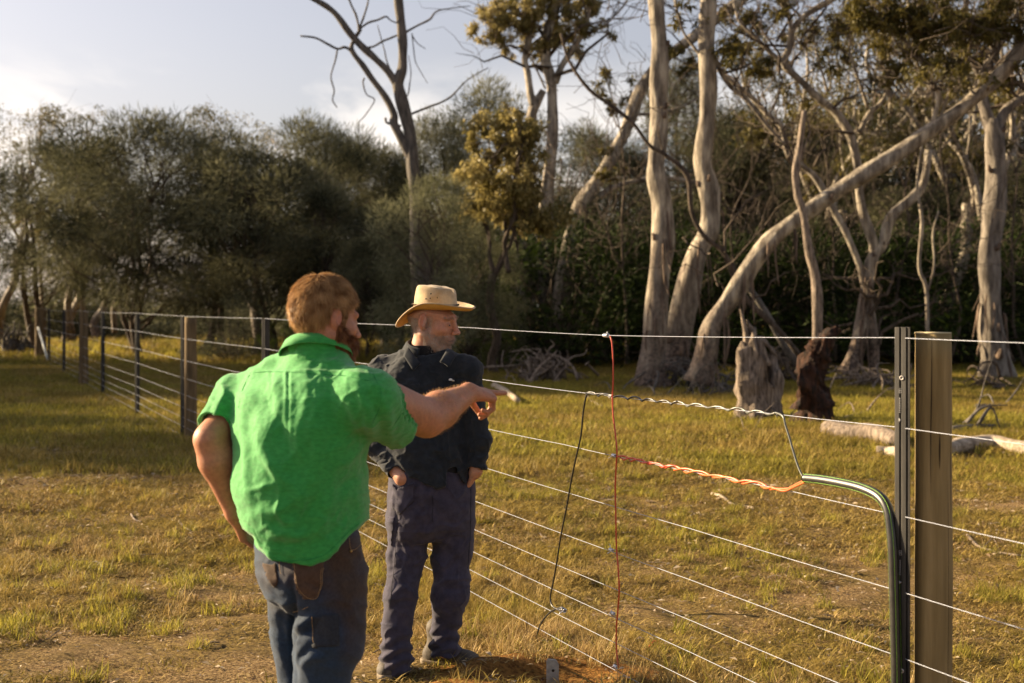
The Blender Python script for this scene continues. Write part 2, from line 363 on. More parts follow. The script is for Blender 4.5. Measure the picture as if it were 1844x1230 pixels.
ix = np.where(r.rand(len(x)) < .5, 15+r.randint(0, 2, len(x)), 13+r.randint(0, 2, len(x)))
PT.append(np.stack([x, y, ground_h(x, y)], 1)); SCL.append(1.8+1.6*r.rand(len(x))); IX.append(ix)
PT = np.vstack(PT); SCL = np.concatenate(SCL); IX = np.concatenate(IX)
rot = np.stack([rs.randn(len(PT))*.1, rs.randn(len(PT))*.1, rs.rand(len(PT))*6.28], 1)
make_instancer('grass', PT, rot, SCL, IX, protos, 'dry straw and olive pasture grass with greener tufts all over the ground')
# leaf and bark litter
def litter(n, seed):
    x, y, r = fan(n, 5.2, 22, .5, .5, seed); z = ground_h(x, y)+.012
    L = (.008+.022*r.rand(n)**2)*np.clip(y/8, 1, 2); Wd = L*(.18+.25*r.rand(n)); a = r.rand(n)*6.28; ti = (r.rand(n)-.5)*.9
    d = np.stack([np.cos(a), np.sin(a), ti*.5], 1); s = np.stack([-np.sin(a), np.cos(a), (r.rand(n)-.5)*.9], 1)
    c = np.stack([x, y, z], 1); up = np.array([0, 0, 1.])
    V = np.stack([c-d*L[:, None], c-s*Wd[:, None]+up*(L*.25)[:, None], c+d*L[:, None], c+s*Wd[:, None]+up*(L*.25)[:, None]], 1).reshape(-1, 3)
    return V, np.arange(4*n).reshape(n, 4), np.repeat(r.rand(n), 4)
V_, F_, T_ = litter(30000, 4)
def straw(n, seed):
    x, y, r = fan(n, 5.2, 20, .5, .5, seed); L = .012+.045*r.rand(n)**1.5; Wd = (.0008+.0010*r.rand(n))*np.clip(y/9, 1, 2); a = r.rand(n)*6.28
    d = np.stack([np.cos(a), np.sin(a), .25*r.rand(n)], 1)*L[:, None]; s = np.stack([-np.sin(a), np.cos(a), 0*a], 1)*Wd[:, None]; c = np.stack([x, y, ground_h(x, y)+.006+.012*r.rand(n)], 1)
    V = np.stack([c-s, c+s, c+d+s*.6, c+d-s*.6], 1).reshape(-1, 3); return V, np.arange(4*n).reshape(n, 4), np.repeat(.25+.75*r.rand(n), 4)
V2_, F2_, T2_ = straw(60000, 14)
M['litter'] = leafmat('dry_leaf_litter', (.20, .12, .06), (.62, .52, .38), .15)
tag(mesh('dead_straw', V2_, F2_, M['g_dry'], attrs={'tint': T2_}, smooth=False), 'broken dry grass stems lying flat all over the soil', kind='stuff')
tag(mesh('leaf_litter', V_, F_, M['litter'], attrs={'tint': T_}), 'small dry leaves and bark flakes scattered over the ground', kind='stuff')
# ------------------------------------------------------------------ trees
def leaves(C, D, L, Wd, seed, tint=None):
    """lozenge leaves from centres, directions, lengths, widths"""
    r = np.random.RandomState(seed); n = len(C)
    D = D/(np.linalg.norm(D, axis=1)[:, None]+1e-9); q = r.randn(n, 3); s = np.cross(D, q); s /= np.linalg.norm(s, axis=1)[:, None]+1e-9
    L = np.broadcast_to(L, (n,))[:, None]; Wd = np.broadcast_to(Wd, (n,))[:, None]
    V = np.stack([C, C+D*L*.45-s*Wd, C+D*L, C+D*L*.45+s*Wd], 1).reshape(-1, 3)
    if tint is None: tint = r.rand(n)
    return V, np.arange(4*n).reshape(n, 4), np.repeat(np.clip(tint, 0, 1), 4)
def lobes_sheoak(cs, rad, per, seed, ln=.30, wd=.014, droop=.5, flat=.8):
    r = np.random.RandomState(seed); C = []; D = []; T = []; zt_ = np.percentile(np.array(cs)[:, 2], 72)
    for c, R in zip(cs, rad):
        n = int(per*R*R); q = r.randn(n, 3); q /= np.linalg.norm(q, axis=1)[:, None]; rr = r.rand(n)**.45
        p = c+q*rr[:, None]*R*np.array([1, 1, flat]); d = q*.7+np.array([0, 0, .1])+r.randn(n, 3)*.45; top_ = c[2] > zt_; d[:, 2] += (.8*r.rand(n) if top_ else -droop*(.3+r.rand(n)))
        C.append(p); D.append(d); T.append(np.clip(.42+.85*(r.rand()-.5)+.5*(r.rand(n)-.5), 0, 1))
    C = np.vstack(C); n = len(C)
    return leaves(C, np.vstack(D), ln*(.6+.8*r.rand(n)), wd*(.6+.8*r.rand(n)), seed, np.concatenate(T))
def lobes_gum(cs, rad, per, seed, ln=.13, wd=.014, flat=.7):
    r = np.random.RandomState(seed); C = []; D = []; T = []
    for c, R in zip(cs, rad):
        m = max(3, int(7*R*R/.3)); sub = r.randn(m, 3); sub /= np.linalg.norm(sub, axis=1)[:, None]; sub = c+sub*(r.rand(m)**.4)[:, None]*R*np.array([1, 1, flat])
        n = int(per*R*R/m)+2
        for s_ in sub:
            p = s_+r.randn(n, 3)*R*.17; d = r.randn(n, 3)*.7; d[:, 2] -= .7
            C.append(p); D.append(d); T.append(np.clip(.5+.6*(r.rand()-.5)+.5*(r.rand(n)-.5), 0, 1))
    C = np.vstack(C); n = len(C)
    return leaves(C, np.vstack(D), ln*(.7+.7*r.rand(n)), wd*(.7+.7*r.rand(n)), seed, np.concatenate(T))
def wob(a, b, n, amp, r, sag=0):
    t = np.linspace(0, 1, n)[:, None]; a = np.asarray(a, float); b = np.asarray(b, float); p = a*(1-t)+b*t
    L = np.linalg.norm(b-a); o = np.cumsum(r.randn(n, 3), 0)*amp*L/n; o -= t*o[-1]; p = p+o; p[:, 2] += sag*L*(t*(1-t))[:, 0]*4
    return p
def branchlets(mb, a, b, r0, r1, r, n=5, amp=.25, sides=5, sag=.05):
    p = wob(a, b, n, amp, r, sag); mb.add(*tube(p, np.linspace(r0, r1, n), sides, cap=False)); return p
def arche_sheoak(seed, H=9., R=3.2, nl=70, per=540, stems=2, low=.26, wood=None, leafm=None, ln=.34):
    r = np.random.RandomState(seed); mb = MB(); cs = []; rad = []
    lim = []
    for s in range(stems):
        a = r.rand()*6.28; top = np.array([math.cos(a)*R*.3, math.sin(a)*R*.3, H*(.78+.12*r.rand())])
        p = catmull(wob([math.cos(a)*.12, math.sin(a)*.12, -.1], top, 7, .22, r), 3); n = len(p)
        mb.add(*tube(p, np.linspace(.15, .035, n)*(1 if stems < 3 else .7)*(1+.6*np.exp(-np.arange(n)/1.5)), 7, rough=.04, seed=seed)); lim.append(p)
    for k in range(nl):
        z = low+(1-low)*((k+r.rand())/nl); a = r.rand()*6.28; prof = math.sin(min(1, (z-low)/(1-low)*1.25+.18)*PI*.62)**.7 if z < .95 else .5
        prof *= 1 if z < .7 else max(.25, 1-(z-.7)*1.9)
        rr = R*prof*(.35+.7*r.rand()**.6); rl = (.45+.55*r.rand())*R/3.2*1.05
        c = np.array([math.cos(a)*rr, math.sin(a)*rr, H*z-rl*.3]); cs.append(c); rad.append(rl)
        st = lim[r.randint(len(lim))]; q = st[int(np.clip((c[2]/H-.12)*len(st), 1, len(st)-2))]
        if k % 2 == 0: branchlets(mb, q, c, .04, .012, r)
    for k in range(70):
        i = r.randint(nl); st = lim[r.randint(len(lim))]; q = st[r.randint(len(st)//4, len(st))]; c = q+(cs[i]-q)*(.4+.5*r.rand()); branchlets(mb, c, cs[i]+r.randn(3)*.5-np.array([0, 0, .4]), .012, .004, r, 4, .4, 3)
    return mb.get(), lobes_sheoak(cs, rad, per, seed, ln=ln), (wood or M['darkbark']), (leafm or M['sheoak'])
def arche_gum(seed, H=10., R=3.2, nl=26, per=420, wood=None, leafm=None, low=.5, lr=.75, ls=(.15, .018)):
    r = np.random.RandomState(seed); mb = MB(); cs = []; rad = []; lim = []
    base = catmull(wob([0, 0, -.1], [r.randn()*.5, r.randn()*.5, H*.38], 5, .3, r), 3); n = len(base)
    mb.add(*tube(base, np.linspace(.2, .13, n)*(1+.5*np.exp(-np.arange(n)/1.5)), 8, rough=.05, seed=seed)); f = base[-1]
    for s in range(4):
        a = s*1.57+r.rand(); top = np.array([math.cos(a)*R*.55, math.sin(a)*R*.55, H*(.72+.22*r.rand())]); p = catmull(wob(f, top, 6, .4, r), 3)
        mb.add(*tube(p, np.linspace(.10, .025, len(p)), 6, rough=.05, seed=seed+s)); lim.append(p)
    for k in range(nl):
        z = low+(1-low)*((k+r.rand())/nl); a = r.rand()*6.28; rr = R*(.3+.75*r.rand())*(1 if z < .8 else .65); c = np.array([math.cos(a)*rr, math.sin(a)*rr, H*z-.3]); rl = lr*(.6+.7*r.rand())
        cs.append(c); rad.append(rl); dd = [np.linalg.norm(p[len(p)//2]-c) for p in lim]; st = lim[int(np.argmin(dd))]
        q = st[r.randint(len(st)//3, len(st))]; b = branchlets(mb, q, c, .035, .01, r, 6, .4)
        for j in range(3): branchlets(mb, b[2+j], c+r.randn(3)*rl*.6, .012, .004, r, 4, .4, 3)
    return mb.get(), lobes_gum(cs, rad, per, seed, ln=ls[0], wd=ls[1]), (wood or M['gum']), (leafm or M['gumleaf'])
def arche_bush(seed, H=3., R=1.8, nl=40, per=420, leafm=None, gum=False):
    r = np.random.RandomState(seed); mb = MB(); cs = []; rad = []
    for k in range(nl):
        a = r.rand()*6.28; z = r.rand(); rr = R*math.sqrt(max(.05, 1-z*z))*(.4+.6*r.rand()); rl = (.25+.3*r.rand())*R/1.8
        c = np.array([math.cos(a)*rr, math.sin(a)*rr, .12*H+H*.8*z]); cs.append(c); rad.append(rl)
        branchlets(mb, [math.cos(a)*.08, math.sin(a)*.08, 0], c, .025, .006, r, 5, .3, 4)
    lv = lobes_gum(cs, rad, per, seed, ln=.09, wd=.016, flat=.9) if gum else lobes_sheoak(cs, rad, per, seed, ln=.16, wd=.013, droop=.1)
    return mb.get(), lv, M['darkbark'], (leafm or M['bush'])
ARCH = {}
def arch_mesh(key, data):
    (wv, wf), (lv, lf, lt), wm, lm = data
    a = mesh('trunk', wv, wf, wm); b = mesh('crown', lv, lf, lm, attrs={'tint': lt}, smooth=False)
    COL.objects.unlink(a); COL.objects.unlink(b); ARCH[key] = (a, b, wv[:, 2].max(), np.percentile(lv[:, 2], 99.7), np.percentile(np.abs(lv[:, 0]), 98))
arch_mesh('s1', arche_sheoak(1, stems=2)); arch_mesh('s2', arche_sheoak(2, R=3.8, stems=3, nl=85)); arch_mesh('s3', arche_sheoak(3, R=2.6, stems=1, nl=55, low=.2))
arch_mesh('s4', arche_sheoak(4, R=3.0, stems=3, nl=75, leafm=M['sheoakg'], low=.08)); arch_mesh('s5', arche_sheoak(5, R=3.4, stems=2, nl=75, low=.35))
arch_mesh('g1', arche_gum(11)); arch_mesh('g2', arche_gum(12, R=2.6, nl=20)); arch_mesh('g3', arche_gum(13, leafm=M['sunleaf'], low=.25, nl=46, R=2.8, per=520, ls=(.20, .042)))
arch_mesh('g4', arche_gum(14, leafm=M['sunleaf'], low=.60, nl=44, R=1.9, per=900, lr=.62, ls=(.20, .045), wood=M['darkbark']))
arch_mesh('s6', arche_sheoak(6, R=4.2, stems=2, nl=80, low=.52))
arch_mesh('b1', arche_bush(21, R=2.6, nl=70)); arch_mesh('b2', arche_bush(22, leafm=M['brightbush'], gum=True)); arch_mesh('b3', arche_bush(23, leafm=M['sheoak'], H=3.4, R=2.2, nl=60))
NAMES = {'s': 'sheoak_tree', 'g': 'gum_tree', 'b': 'bush'}; CATS = {'s': 'tree', 'g': 'tree', 'b': 'bush'}
def place(key, px, Y, ytop, label, group=None, wx=1.0, rz=None, name=None):
    a, b, hw, hl, rl = ARCH[key]; H = HC+(550-ytop)/FP*Y; s = H/hl
    x = (px-922)/FP*Y; e = empty(name or NAMES[key[0]], (x, Y, gz(x, Y)-.03), label, CATS[key[0]], group, rz if rz is not None else rs.rand()*6.28)
    e.scale = (s*wx, s*wx, s)
    for o in (a, b):
        c = o.copy(); COL.objects.link(c); c.parent = e
    return e
# ---- left tree line
LT = [('g1', 20, 60, 185, 'open crowned gum at the left edge of the paddock with sky showing through', 1.0),
 ('s5', 85, 52, 250, 'dark drooping sheoak beside the left edge, its bare trunk curving behind the far fence post', 1.0),
 ('g2', 140, 62, 186, 'tall gum with a sunlit top rising just left of the broad sheoak', 1.0),
 ('g2', 195, 66, 300, 'small yellow-green gum seen between the left sheoaks', 1.2),
 ('s2', 265, 47, 205, 'broad brown-green sheoak with feathery crown and forked dark trunk left of the green shirt', 1.15),
 ('s1', 385, 50, 232, 'dark topped sheoak second from the left in the dense clump', 1.1),
 ('g1', 440, 62, 198, 'airy gum whose top stands above the dense sheoak clump', 1.1),
 ('s5', 480, 45, 270, 'olive sheoak filling the gap above the green shirted man', 1.3),
 ('s1', 560, 52, 212, 'pointed dark sheoak peak above the green shirted man', 1.0),
 ('s2', 640, 56, 250, 'rounded dark sheoak just right of the pointed peak', .9),
 ('s3', 600, 44, 330, 'narrow dark sheoak behind the head of the green shirted man', 1.4),
 ('s5', 700, 54, 265, 'low sheoak behind the foot of the bare dead tree', .9),
 ('s1', 790, 50, 205, 'blue-grey sheoak right of the dead tree', .75),
 ('s3', 880, 56, 138, 'tall wispy sheoak behind the pale leaved gum', 1.0),
 ('s4', 775, 33, 312, 'pale grey-green drooping sheoak behind the hat', .95),
 ('s4', 850, 37, 380, 'smaller grey-green drooping sheoak just right of the hat', 1.0),
 ('s2', 670, 42, 420, 'brownish low sheoak between the two men', .8),
 ('b3', 420, 42, 520, 'low dark bush under the dense sheoak clump', 1.0),
 ('b2', 505, 41, 570, 'small bright green bush beside the sixth black post', .8),
 ('b2', 900, 36, 585, 'small sunlit green bush right of the older man', 1.0),
 ('g4', 905, 35, 196, 'young gum, large pale leaves coloured as sunlit gold, left of the pale twin trunks', 1.0),
 # right side backing
 ('g1', 1570, 45, -60, 'tall leafy gum whose crown fills the top between forked gum and right edge', 1.0),
 ('g2', 1400, 52, 20, 'gum crown seen high between the bent trunk and the forked gum', 1.0),
 ('g1', 1690, 41, -90, 'leafy gum crown hanging over the upper end of the leaning trunk', .9),
 ('g2', 1800, 47, -70, 'leafy gum crown at the top right corner', 1.0),
 ('g3', 1330, 56, 225, 'yellow-green crown low between the bent trunk and dead spar', 1.0),
 ('b1', 1010, 40, 385, 'dense dark green bush left of the straight pale trunk', 1.35),
 ('b1', 1180, 42, 380, 'dense dark green bush behind the straight pale trunk', 1.3),
 ('s1', 1050, 52, 225, 'brown-green sheoak behind the leaning limb', .9),
 ('s3', 1130, 56, 265, 'thin sheoak seen between the leaning limb and straight trunk', 1.0),
 ('s1', 1235, 52, 100, 'tall blue-green sheoak seen between the two straight pale trunks', .6),
 ('s2', 1370, 50, 215, 'dark rounded sheoak behind the long leaning trunk', .95),
 ('g3', 1480, 60, 195, 'yellow-green gum crown beyond the dead spar', 1.0),
 ('s5', 1300, 46, 400, 'dark sheoak low behind the middle trunks', 1.1),
 ('s2', 1460, 47, 370, 'dark brown sheoak behind the dead spar', 1.2),
 ('s1', 1590, 54, 180, 'olive sheoak behind the forked gum', 1.0),
 ('s2', 1640, 46, 330, 'dark sheoak right of the forked gum', 1.2),
 ('g1', 1700, 58, 60, 'tall leafy gum behind the upper end of the leaning trunk', 1.1),
 ('s5', 1800, 50, 170, 'dark sheoak behind the big right hand trunk', 1.0),
 ('s2', 1860, 44, 290, 'dark sheoak at the right edge', 1.2),
 ('s3', 1730, 48, 260, 'narrow dark sheoak left of the big right hand trunk', 1.6),
 ('s2', 1110, 47, 330, 'dark sheoak filling the shade left of the straight pale trunk', 1.3),
 ('s5', 1340, 54, 190, 'olive sheoak behind the middle of the leaning trunk', 1.0),
 ('s2', 1540, 49, 250, 'dark olive sheoak close behind the forked gum', 1.1),
 ('s1', 1700, 50, 150, 'dark olive sheoak between the sapling and thick right hand trunk', 1.0),
 ('b1', 1300, 39, 410, 'tall dark bush added to fill the shade behind the leaning trunk foot', 1.5),  # dark bushes here and below added to deepen the shade among the trunks
 ('b1', 1480, 40, 400, 'dark bush added for shade behind the dead spar and forked gum', 1.5),
 ('b1', 1740, 40, 390, 'dark bush added for shade between the timber post and the thick right hand trunk', 1.5),
 ('b1', 1870, 41, 400, 'dark bush added for shade at the right edge', 1.4),
 ('b1', 1640, 42, 440, 'shadowy green bush behind the timber fence post', 1.2),
 ('b3', 1400, 44, 500, 'dark bush behind the grey stump', 1.3),
 ('b3', 1530, 45, 480, 'dark bush left of the fence posts', 1.3),
 ('b3', 1800, 43, 480, 'dark bush at the foot of the big right hand trunk', 1.3),
]
for k, px, Y, yt, lb, wx in LT: place(k, px, Y, yt, lb, wx=wx)
# deep rows of the wood beyond: countable only as a mass
def mass():
    r = np.random.RandomState(77); C = []; R_ = []; mb = MB()
    for k in range(120):
        px = -250+2350*(k+r.rand())/120; Y = 66+22*r.rand(); x = (px-922)/FP*Y; h = (.9+1.2*r.rand()) if px < 720 else (5+3*r.rand())
        mb.add(*tube(wob([x, Y, 0], [x+r.randn()*.5, Y, h*.9], 6, .2, r), np.linspace(.14, .04, 6), 5, cap=False))
        for j in range(11): C.append([x+r.randn()*1.3, Y+r.randn(), h*(.16+.84*(j+.5)/11)]); R_.append(.8+.6*r.rand())
    lv, lf, lt = lobes_sheoak(np.array(C), R_, 95, 77, ln=.5, wd=.03); wv, wf = mb.get()
    n0 = len(wv); F = wf+(lf+n0).tolist()
    o = mesh('distant_wood', np.vstack([wv, lv]), F, [M['darkbark'], M['sheoak']], attrs={'tint': np.concatenate([np.zeros(n0), lt])}, smooth=False, fmat=[0]*len(wf)+[1]*len(lf))
    tag(o, 'far dark wood seen as one mass behind the nearer trees', kind='stuff')
mass()
# trees standing outside the left edge of the frame, whose shadows reach into it
for k, x, y, h, wx in [('s2', -25, 24.8, 8.5, 1.2), ('s5', -18.5, 21.6, 6.6, 1.2), ('s1', -33, 33, 10, 1.3), ('s2', -27, 47, 7, 1.2), ('s5', -40, 41, 11, 1.2), ('s3', -22, 17.5, 6.5, 1.0), ('s6', -22.5, 38, 11, 1.0), ('s6', -26, 43.5, 12.5, 1.1), ('s6', -30, 39, 11, 1.1)]:
    a, b, hw, hl, rl = ARCH[k]; s = h/hl; e = empty(NAMES[k[0]], (x, y, 0), 'dark tree standing in the paddock beyond the left edge of the view', 'tree', 'trees beyond the left edge of the view', rs.rand()*6.28); e.scale = (s*wx, s*wx, s)
    for o in (a, b):
        c = o.copy(); COL.objects.link(c); c.parent = e
# ---- hand traced trees
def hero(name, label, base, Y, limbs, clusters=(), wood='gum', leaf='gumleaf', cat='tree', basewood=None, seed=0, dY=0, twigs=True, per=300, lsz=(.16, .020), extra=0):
    """limbs: list of (pixel polyline incl. optional depth offset, px half width start, end)"""
    r = np.random.RandomState(seed); b = P(base[0], base[1], Y); e = empty(name, (b[0], b[1], 0), label, cat)
    paths = []
    for i, (pts, w0, w1) in enumerate(limbs):
        q = [P(p_[0], p_[1], Y+(p_[2] if len(p_) > 2 else 0)) for p_ in pts]
        c = catmull(q, 5 if len(q) < 6 else 4); n = len(c); c = c+fbm(c*1.3, seed+i, 2)[:, None]*np.array([.5, 1, 0])*(w1+w0)*.05*Y/FP
        rad = np.linspace(w0, w1, n)*Y/FP
        if i == 0 and pts[0][1] > 600: rad = rad*(1+.65*np.exp(-np.linspace(0, 1, n)*9)); 
        sides = 18 if w0 > 9 else (10 if w0 > 3.5 else 6)
        V, F = tube(c, rad, sides, rough=.075 if w0 > 6 else .09, seed=seed+i)
        child('trunk' if i == 0 else 'limb', V, F, M[wood], e); paths.append((c, rad))
    if wood in ('gum', 'greygum') and limbs[0][1] > 11:
        c, rad = paths[0]; k = int(len(c)*.42)
        for q_ in range(16):
            j = r.randint(1, max(2, k)); a = r.rand()*PI+PI; o = np.array([math.cos(a), math.sin(a), 0])*rad[j]*1.03; L = .3+.9*r.rand(); p0 = c[j]+o
            pts = [p0, p0+o*.25+np.array([0, 0, -L*.4]), p0+o*(.2+.5*r.rand())+np.array([r.randn()*.05, 0, -L])]; pts[-1][2] = max(pts[-1][2], .03)
            V, F = tube(catmull(pts, 4), np.array([.3, 1, 1, 1, .9, .9, .8, .6, .2])*(.012+.02*r.rand()), 4); child('bark_strip', V, F, M['gumbase'], e)
        for q_ in range(5):
            j = r.randint(2, len(c)-2); a = PI+r.rand()*PI; o = np.array([math.cos(a), math.sin(a), 0]); d = o+np.array([0, 0, .4]); V, F = tube(np.array([c[j]+o*rad[j]*.8, c[j]+o*rad[j]*1.05, c[j]+d*rad[j]*1.25]), [rad[j]*.30, rad[j]*.24, rad[j]*.12], 8, rough=.1, seed=q_); child('branch_scar', V, F, M['gumbase'], e)
    mb = MB()
    if twigs:
        cc = []
        for c, rad in paths[1:] if len(paths) > 1 else paths:
            for k in range(7+2*extra):
                j = r.randint(len(c)//3, len(c)); a = c[j]; L = (.8+2.4*r.rand())*Y/38; d = r.randn(3); d[1] *= .8; d[2] = abs(d[2])*.8+.2; d /= np.linalg.norm(d)
                p = branchlets(mb, a, a+d*L, rad[j]*.45, .006, r, 7, .5)
                for m in range(3): branchlets(mb, p[3+m], p[3+m]+(d*.4+r.randn(3)*.5)*L*.6, .010, .004, r, 5, .5, 4)
    cs = []; rad_ = []
    for cl in clusters:
        x, y, rpx = cl[:3]; nn = cl[3] if len(cl) > 3 else 5
        c0 = P(x, y, Y+r.randn()*.4); R = rpx*Y/FP
        for k in range(nn*2):
            q = c0+r.randn(3)*R*np.array([.72, .7, .62]); cs.append(q); rad_.append(R*(.45+.35*r.rand()))
        # twigs from the nearest limb to the cluster
        best = min(((np.linalg.norm(c-c0, axis=1).min(), k) for k, (c, _) in enumerate(paths))); c, rd = paths[best[1]]; j = int(np.argmin(np.linalg.norm(c-c0, axis=1)))
        for k in range(nn): 
            p = branchlets(mb, c[max(0, j-r.randint(0, 4))], cs[-1-k], min(.03, rd[j]*.6), .006, r, 6, .4)
            for m in range(3): branchlets(mb, p[2+m], cs[-1-k]+r.randn(3)*R*.4, .009, .004, r, 4, .4, 3)
    if mb.n: V, F = mb.get(); tag(child('twigs', V, F, M['darkbark'], e), kind='stuff')
    if cs:
        lv, lf, lt = lobes_gum(np.array(cs), rad_, per*6.5, seed+5, ln=lsz[0], wd=lsz[1], flat=.9)
        child('crown', lv, lf, M[leaf], e, attrs={'tint': lt}, smooth=False)
    return e
hero('dead_tree', 'bare grey dead tree with forked trunk against the cloudy sky', (760, 610), 36, [
 ([(762, 612), (758, 480), (750, 370), (744, 306), (739, 244), (722, 176), (716, 150), (725, 122), (725, 81), (722, 41), (718, 0), (716, -60)], 13, 7),
 ([(718, 160), (700, 130), (676, 106), (652, 84), (630, 60), (608, 30), (589, 12), (560, -5), (520, -30)], 7, 5),
 ([(742, 290), (720, 244), (709, 222), (709, 206), (695, 176), (673, 146), (654, 119), (638, 98), (633, 84), (641, 66), (650, 52)], 8.5, 3),
 ([(638, 98), (628, 88), (619, 85), (608, 88), (589, 79), (568, 68), (541, 65)], 3.4, 1.6),
 ([(608, 88), (604, 108), (596, 138), (602, 163), (599, 180), (607, 194)], 1.7, 1.1),
 ([(739, 206), (771, 193), (795, 184), (812, 174), (826, 160), (839, 146), (860, 132), (880, 122)], 2.6, .8),
 ([(727, 60), (750, 47), (774, 35), (782, 24), (793, 18), (820, 14), (847, 11)], 2.4, .8),
 ([(646, 62), (646, 48), (641, 27), (633, 10), (625, -10)], 3, 1.6), ([(647, 52), (655, 30), (662, 8), (664, -10)], 2.2, 1.2),
 ([(648, 52), (663, 41), (680, 36), (695, 30), (704, 37), (719, 43)], 2.2, 1.3), ([(655, 87), (672, 84), (690, 74), (705, 68), (720, 62)], 2.4, 1.6),
 ([(703, 128), (696, 108), (692, 89), (686, 68), (680, 45)], 1.6, .8), ([(656, 140), (654, 150), (660, 170), (674, 178), (670, 190), (656, 210), (646, 222), (648, 245)], 1.5, .7),
 ([(726, 165), (734, 172), (738, 150), (740, 130), (736, 100)], 1.5, .8), ([(742, 60), (744, 80), (748, 110), (758, 130), (770, 150)], 1.2, .6),
 ([(742, 64), (752, 78), (766, 88)], 1.2, .7), ([(722, 228), (713, 224), (697, 221), (694, 212)], 3, 2.2)], wood='greydead', seed=3, twigs=False)
hero('gum_tree', 'pale twin trunked gum with sunlit leafy top, right of the dead tree', (950, 640), 43, [
 ([(952, 640), (946, 560), (943, 511), (930, 414), (932, 370), (940, 325), (952, 250), (958, 205), (966, 185), (978, 163)], 15, 7),
 ([(985, 645), (984, 520), (980, 430), (982, 390), (992, 293), (995, 211), (992, 146), (982, 107), (985, 59), (998, 16), (1010, -30)], 14, 6.5),
 ([(962, 190), (956, 172), (950, 130), (945, 107), (953, 65), (950, 16), (948, -30)], 7.5, 5),
 ([(1000, 150), (1010, 122), (1025, 98), (1047, 65), (1056, 40), (1060, 16), (1064, -20)], 6, 4), ([(1060, 62), (1090, 45), (1105, 30), (1125, 8), (1135, -10)], 2.4, 1.4),
 ([(976, 48), (950, 45), (935, 22), (920, -5)], 3.5, 2.5), ([(982, 160), (960, 112), (948, 100), (930, 88), (900, 78)], 2, 1)],
 clusters=[(905, 45, 34, 7), (940, 20, 28, 6), (985, 25, 32, 7), (1025, 30, 34, 7), (1060, 50, 22, 4), (960, 95, 15, 3), (1000, 70, 18, 3), (1030, 85, 16, 3), (890, 70, 20, 3)], leaf='sunleaf', seed=11)
hero('gum_tree', 'grey leaning gum limb slanting up behind the straight pale trunk', (1040, 420), 41, [
 ([(1000, 640), (1015, 520), (1030, 420), (1047, 368), (1077, 325), (1109, 270), (1132, 221), (1151, 169), (1175, 130), (1203, 101), (1256, 62), (1288, 36), (1334, 0), (1370, -30)], 13, 8.5),
 ([(1080, 355), (1110, 335), (1170, 322), (1215, 322), (1262, 332)], 6, 3.5), ([(1132, 205), (1170, 205), (1220, 195), (1260, 175)], 3.5, 2)],
 clusters=[(1240, 110, 26, 4), (1330, 60, 32, 4), (1110, 180, 24, 3)], seed=12)
hero('gum_tree', 'straight pale gum trunk with kinked middle, third big trunk from the fence post', (1180, 700), 29, [
 ([(1176, 702), (1171, 674), (1181, 593), (1187, 495), (1194, 430), (1192, 365), (1181, 316), (1182, 277), (1187, 211), (1187, 146), (1187, 81), (1181, 0), (1176, -90)], 21, 13.5),
 ([(1196, 330), (1188, 180), (1192, 60)], 2, 1)], seed=13, twigs=False)
hero('gum_tree', 'pale gum trunk bent at the foot, right beside the straight one', (1216, 660), 30, [
 ([(1212, 668), (1216, 635), (1236, 528), (1255, 456), (1278, 414), (1279, 365), (1272, 325), (1265, 286), (1272, 228), (1275, 163), (1273, 81), (1275, 16), (1276, -90)], 20, 13.5),
 ([(1276, 120), (1255, 92), (1232, 60), (1222, 30), (1215, -5)], 3, 2.4), ([(1285, 100), (1310, 150), (1345, 180), (1380, 225), (1414, 262)], 4.5, 3)], seed=14,
 clusters=[(1240, 30, 22, 2), (1330, 120, 30, 3)])
hero('gum_tree', 'long pale trunk leaning far to the right across the wood', (1262, 680), 27, [
 ([(1258, 690), (1270, 642), (1283, 586), (1319, 534), (1351, 482), (1384, 437), (1416, 409), (1472, 368), (1537, 326), (1602, 286), (1667, 241), (1732, 195), (1781, 153), (1813, 120), (1850, 78), (1900, 20)], 16, 12.5),
 ([(1678, 232), (1685, 205), (1690, 180), (1684, 155), (1668, 135), (1660, 110), (1650, 80), (1640, 50), (1636, 10), (1640, -30)], 5, 3),
 ([(1690, 225), (1700, 190), (1712, 160), (1716, 120)], 3.4, 2), ([(1668, 130), (1656, 95), (1660, 60), (1652, 20), (1660, -20)], 3, 2),
 ([(1812, 118), (1834, 95), (1838, 60), (1830, 20), (1836, -20)], 4, 2.6), ([(1652, 100), (1620, 60), (1600, 30), (1590, -10)], 2.6, 1.8), ([(1755, 175), (1760, 140), (1790, 90), (1800, 40), (1790, -10)], 4, 2.4)],
 clusters=[(1560, 25, 38, 6), (1620, 45, 38, 6), (1680, 30, 40, 7), (1740, 60, 40, 6), (1790, 30, 38, 6), (1720, 120, 30, 4), (1820, 60, 30, 4), (1640, 110, 26, 3)], seed=15, extra=2, per=260, lsz=(.14, .017))
hero('dead_spar', 'thin bleached dead trunk standing upright in front of the leaning trunk', (1472, 640), 26, [
 ([(1474, 645), (1472, 609), (1472, 544), (1468, 495), (1455, 446), (1446, 381), (1436, 349), (1433, 310), (1439, 270), (1444, 235), (1449, 200)], 9, 5.5),
 ([(1440, 290), (1450, 262), (1458, 240), (1454, 215)], 3, 1)], wood='deadwood', seed=16, twigs=False, cat='dead tree')
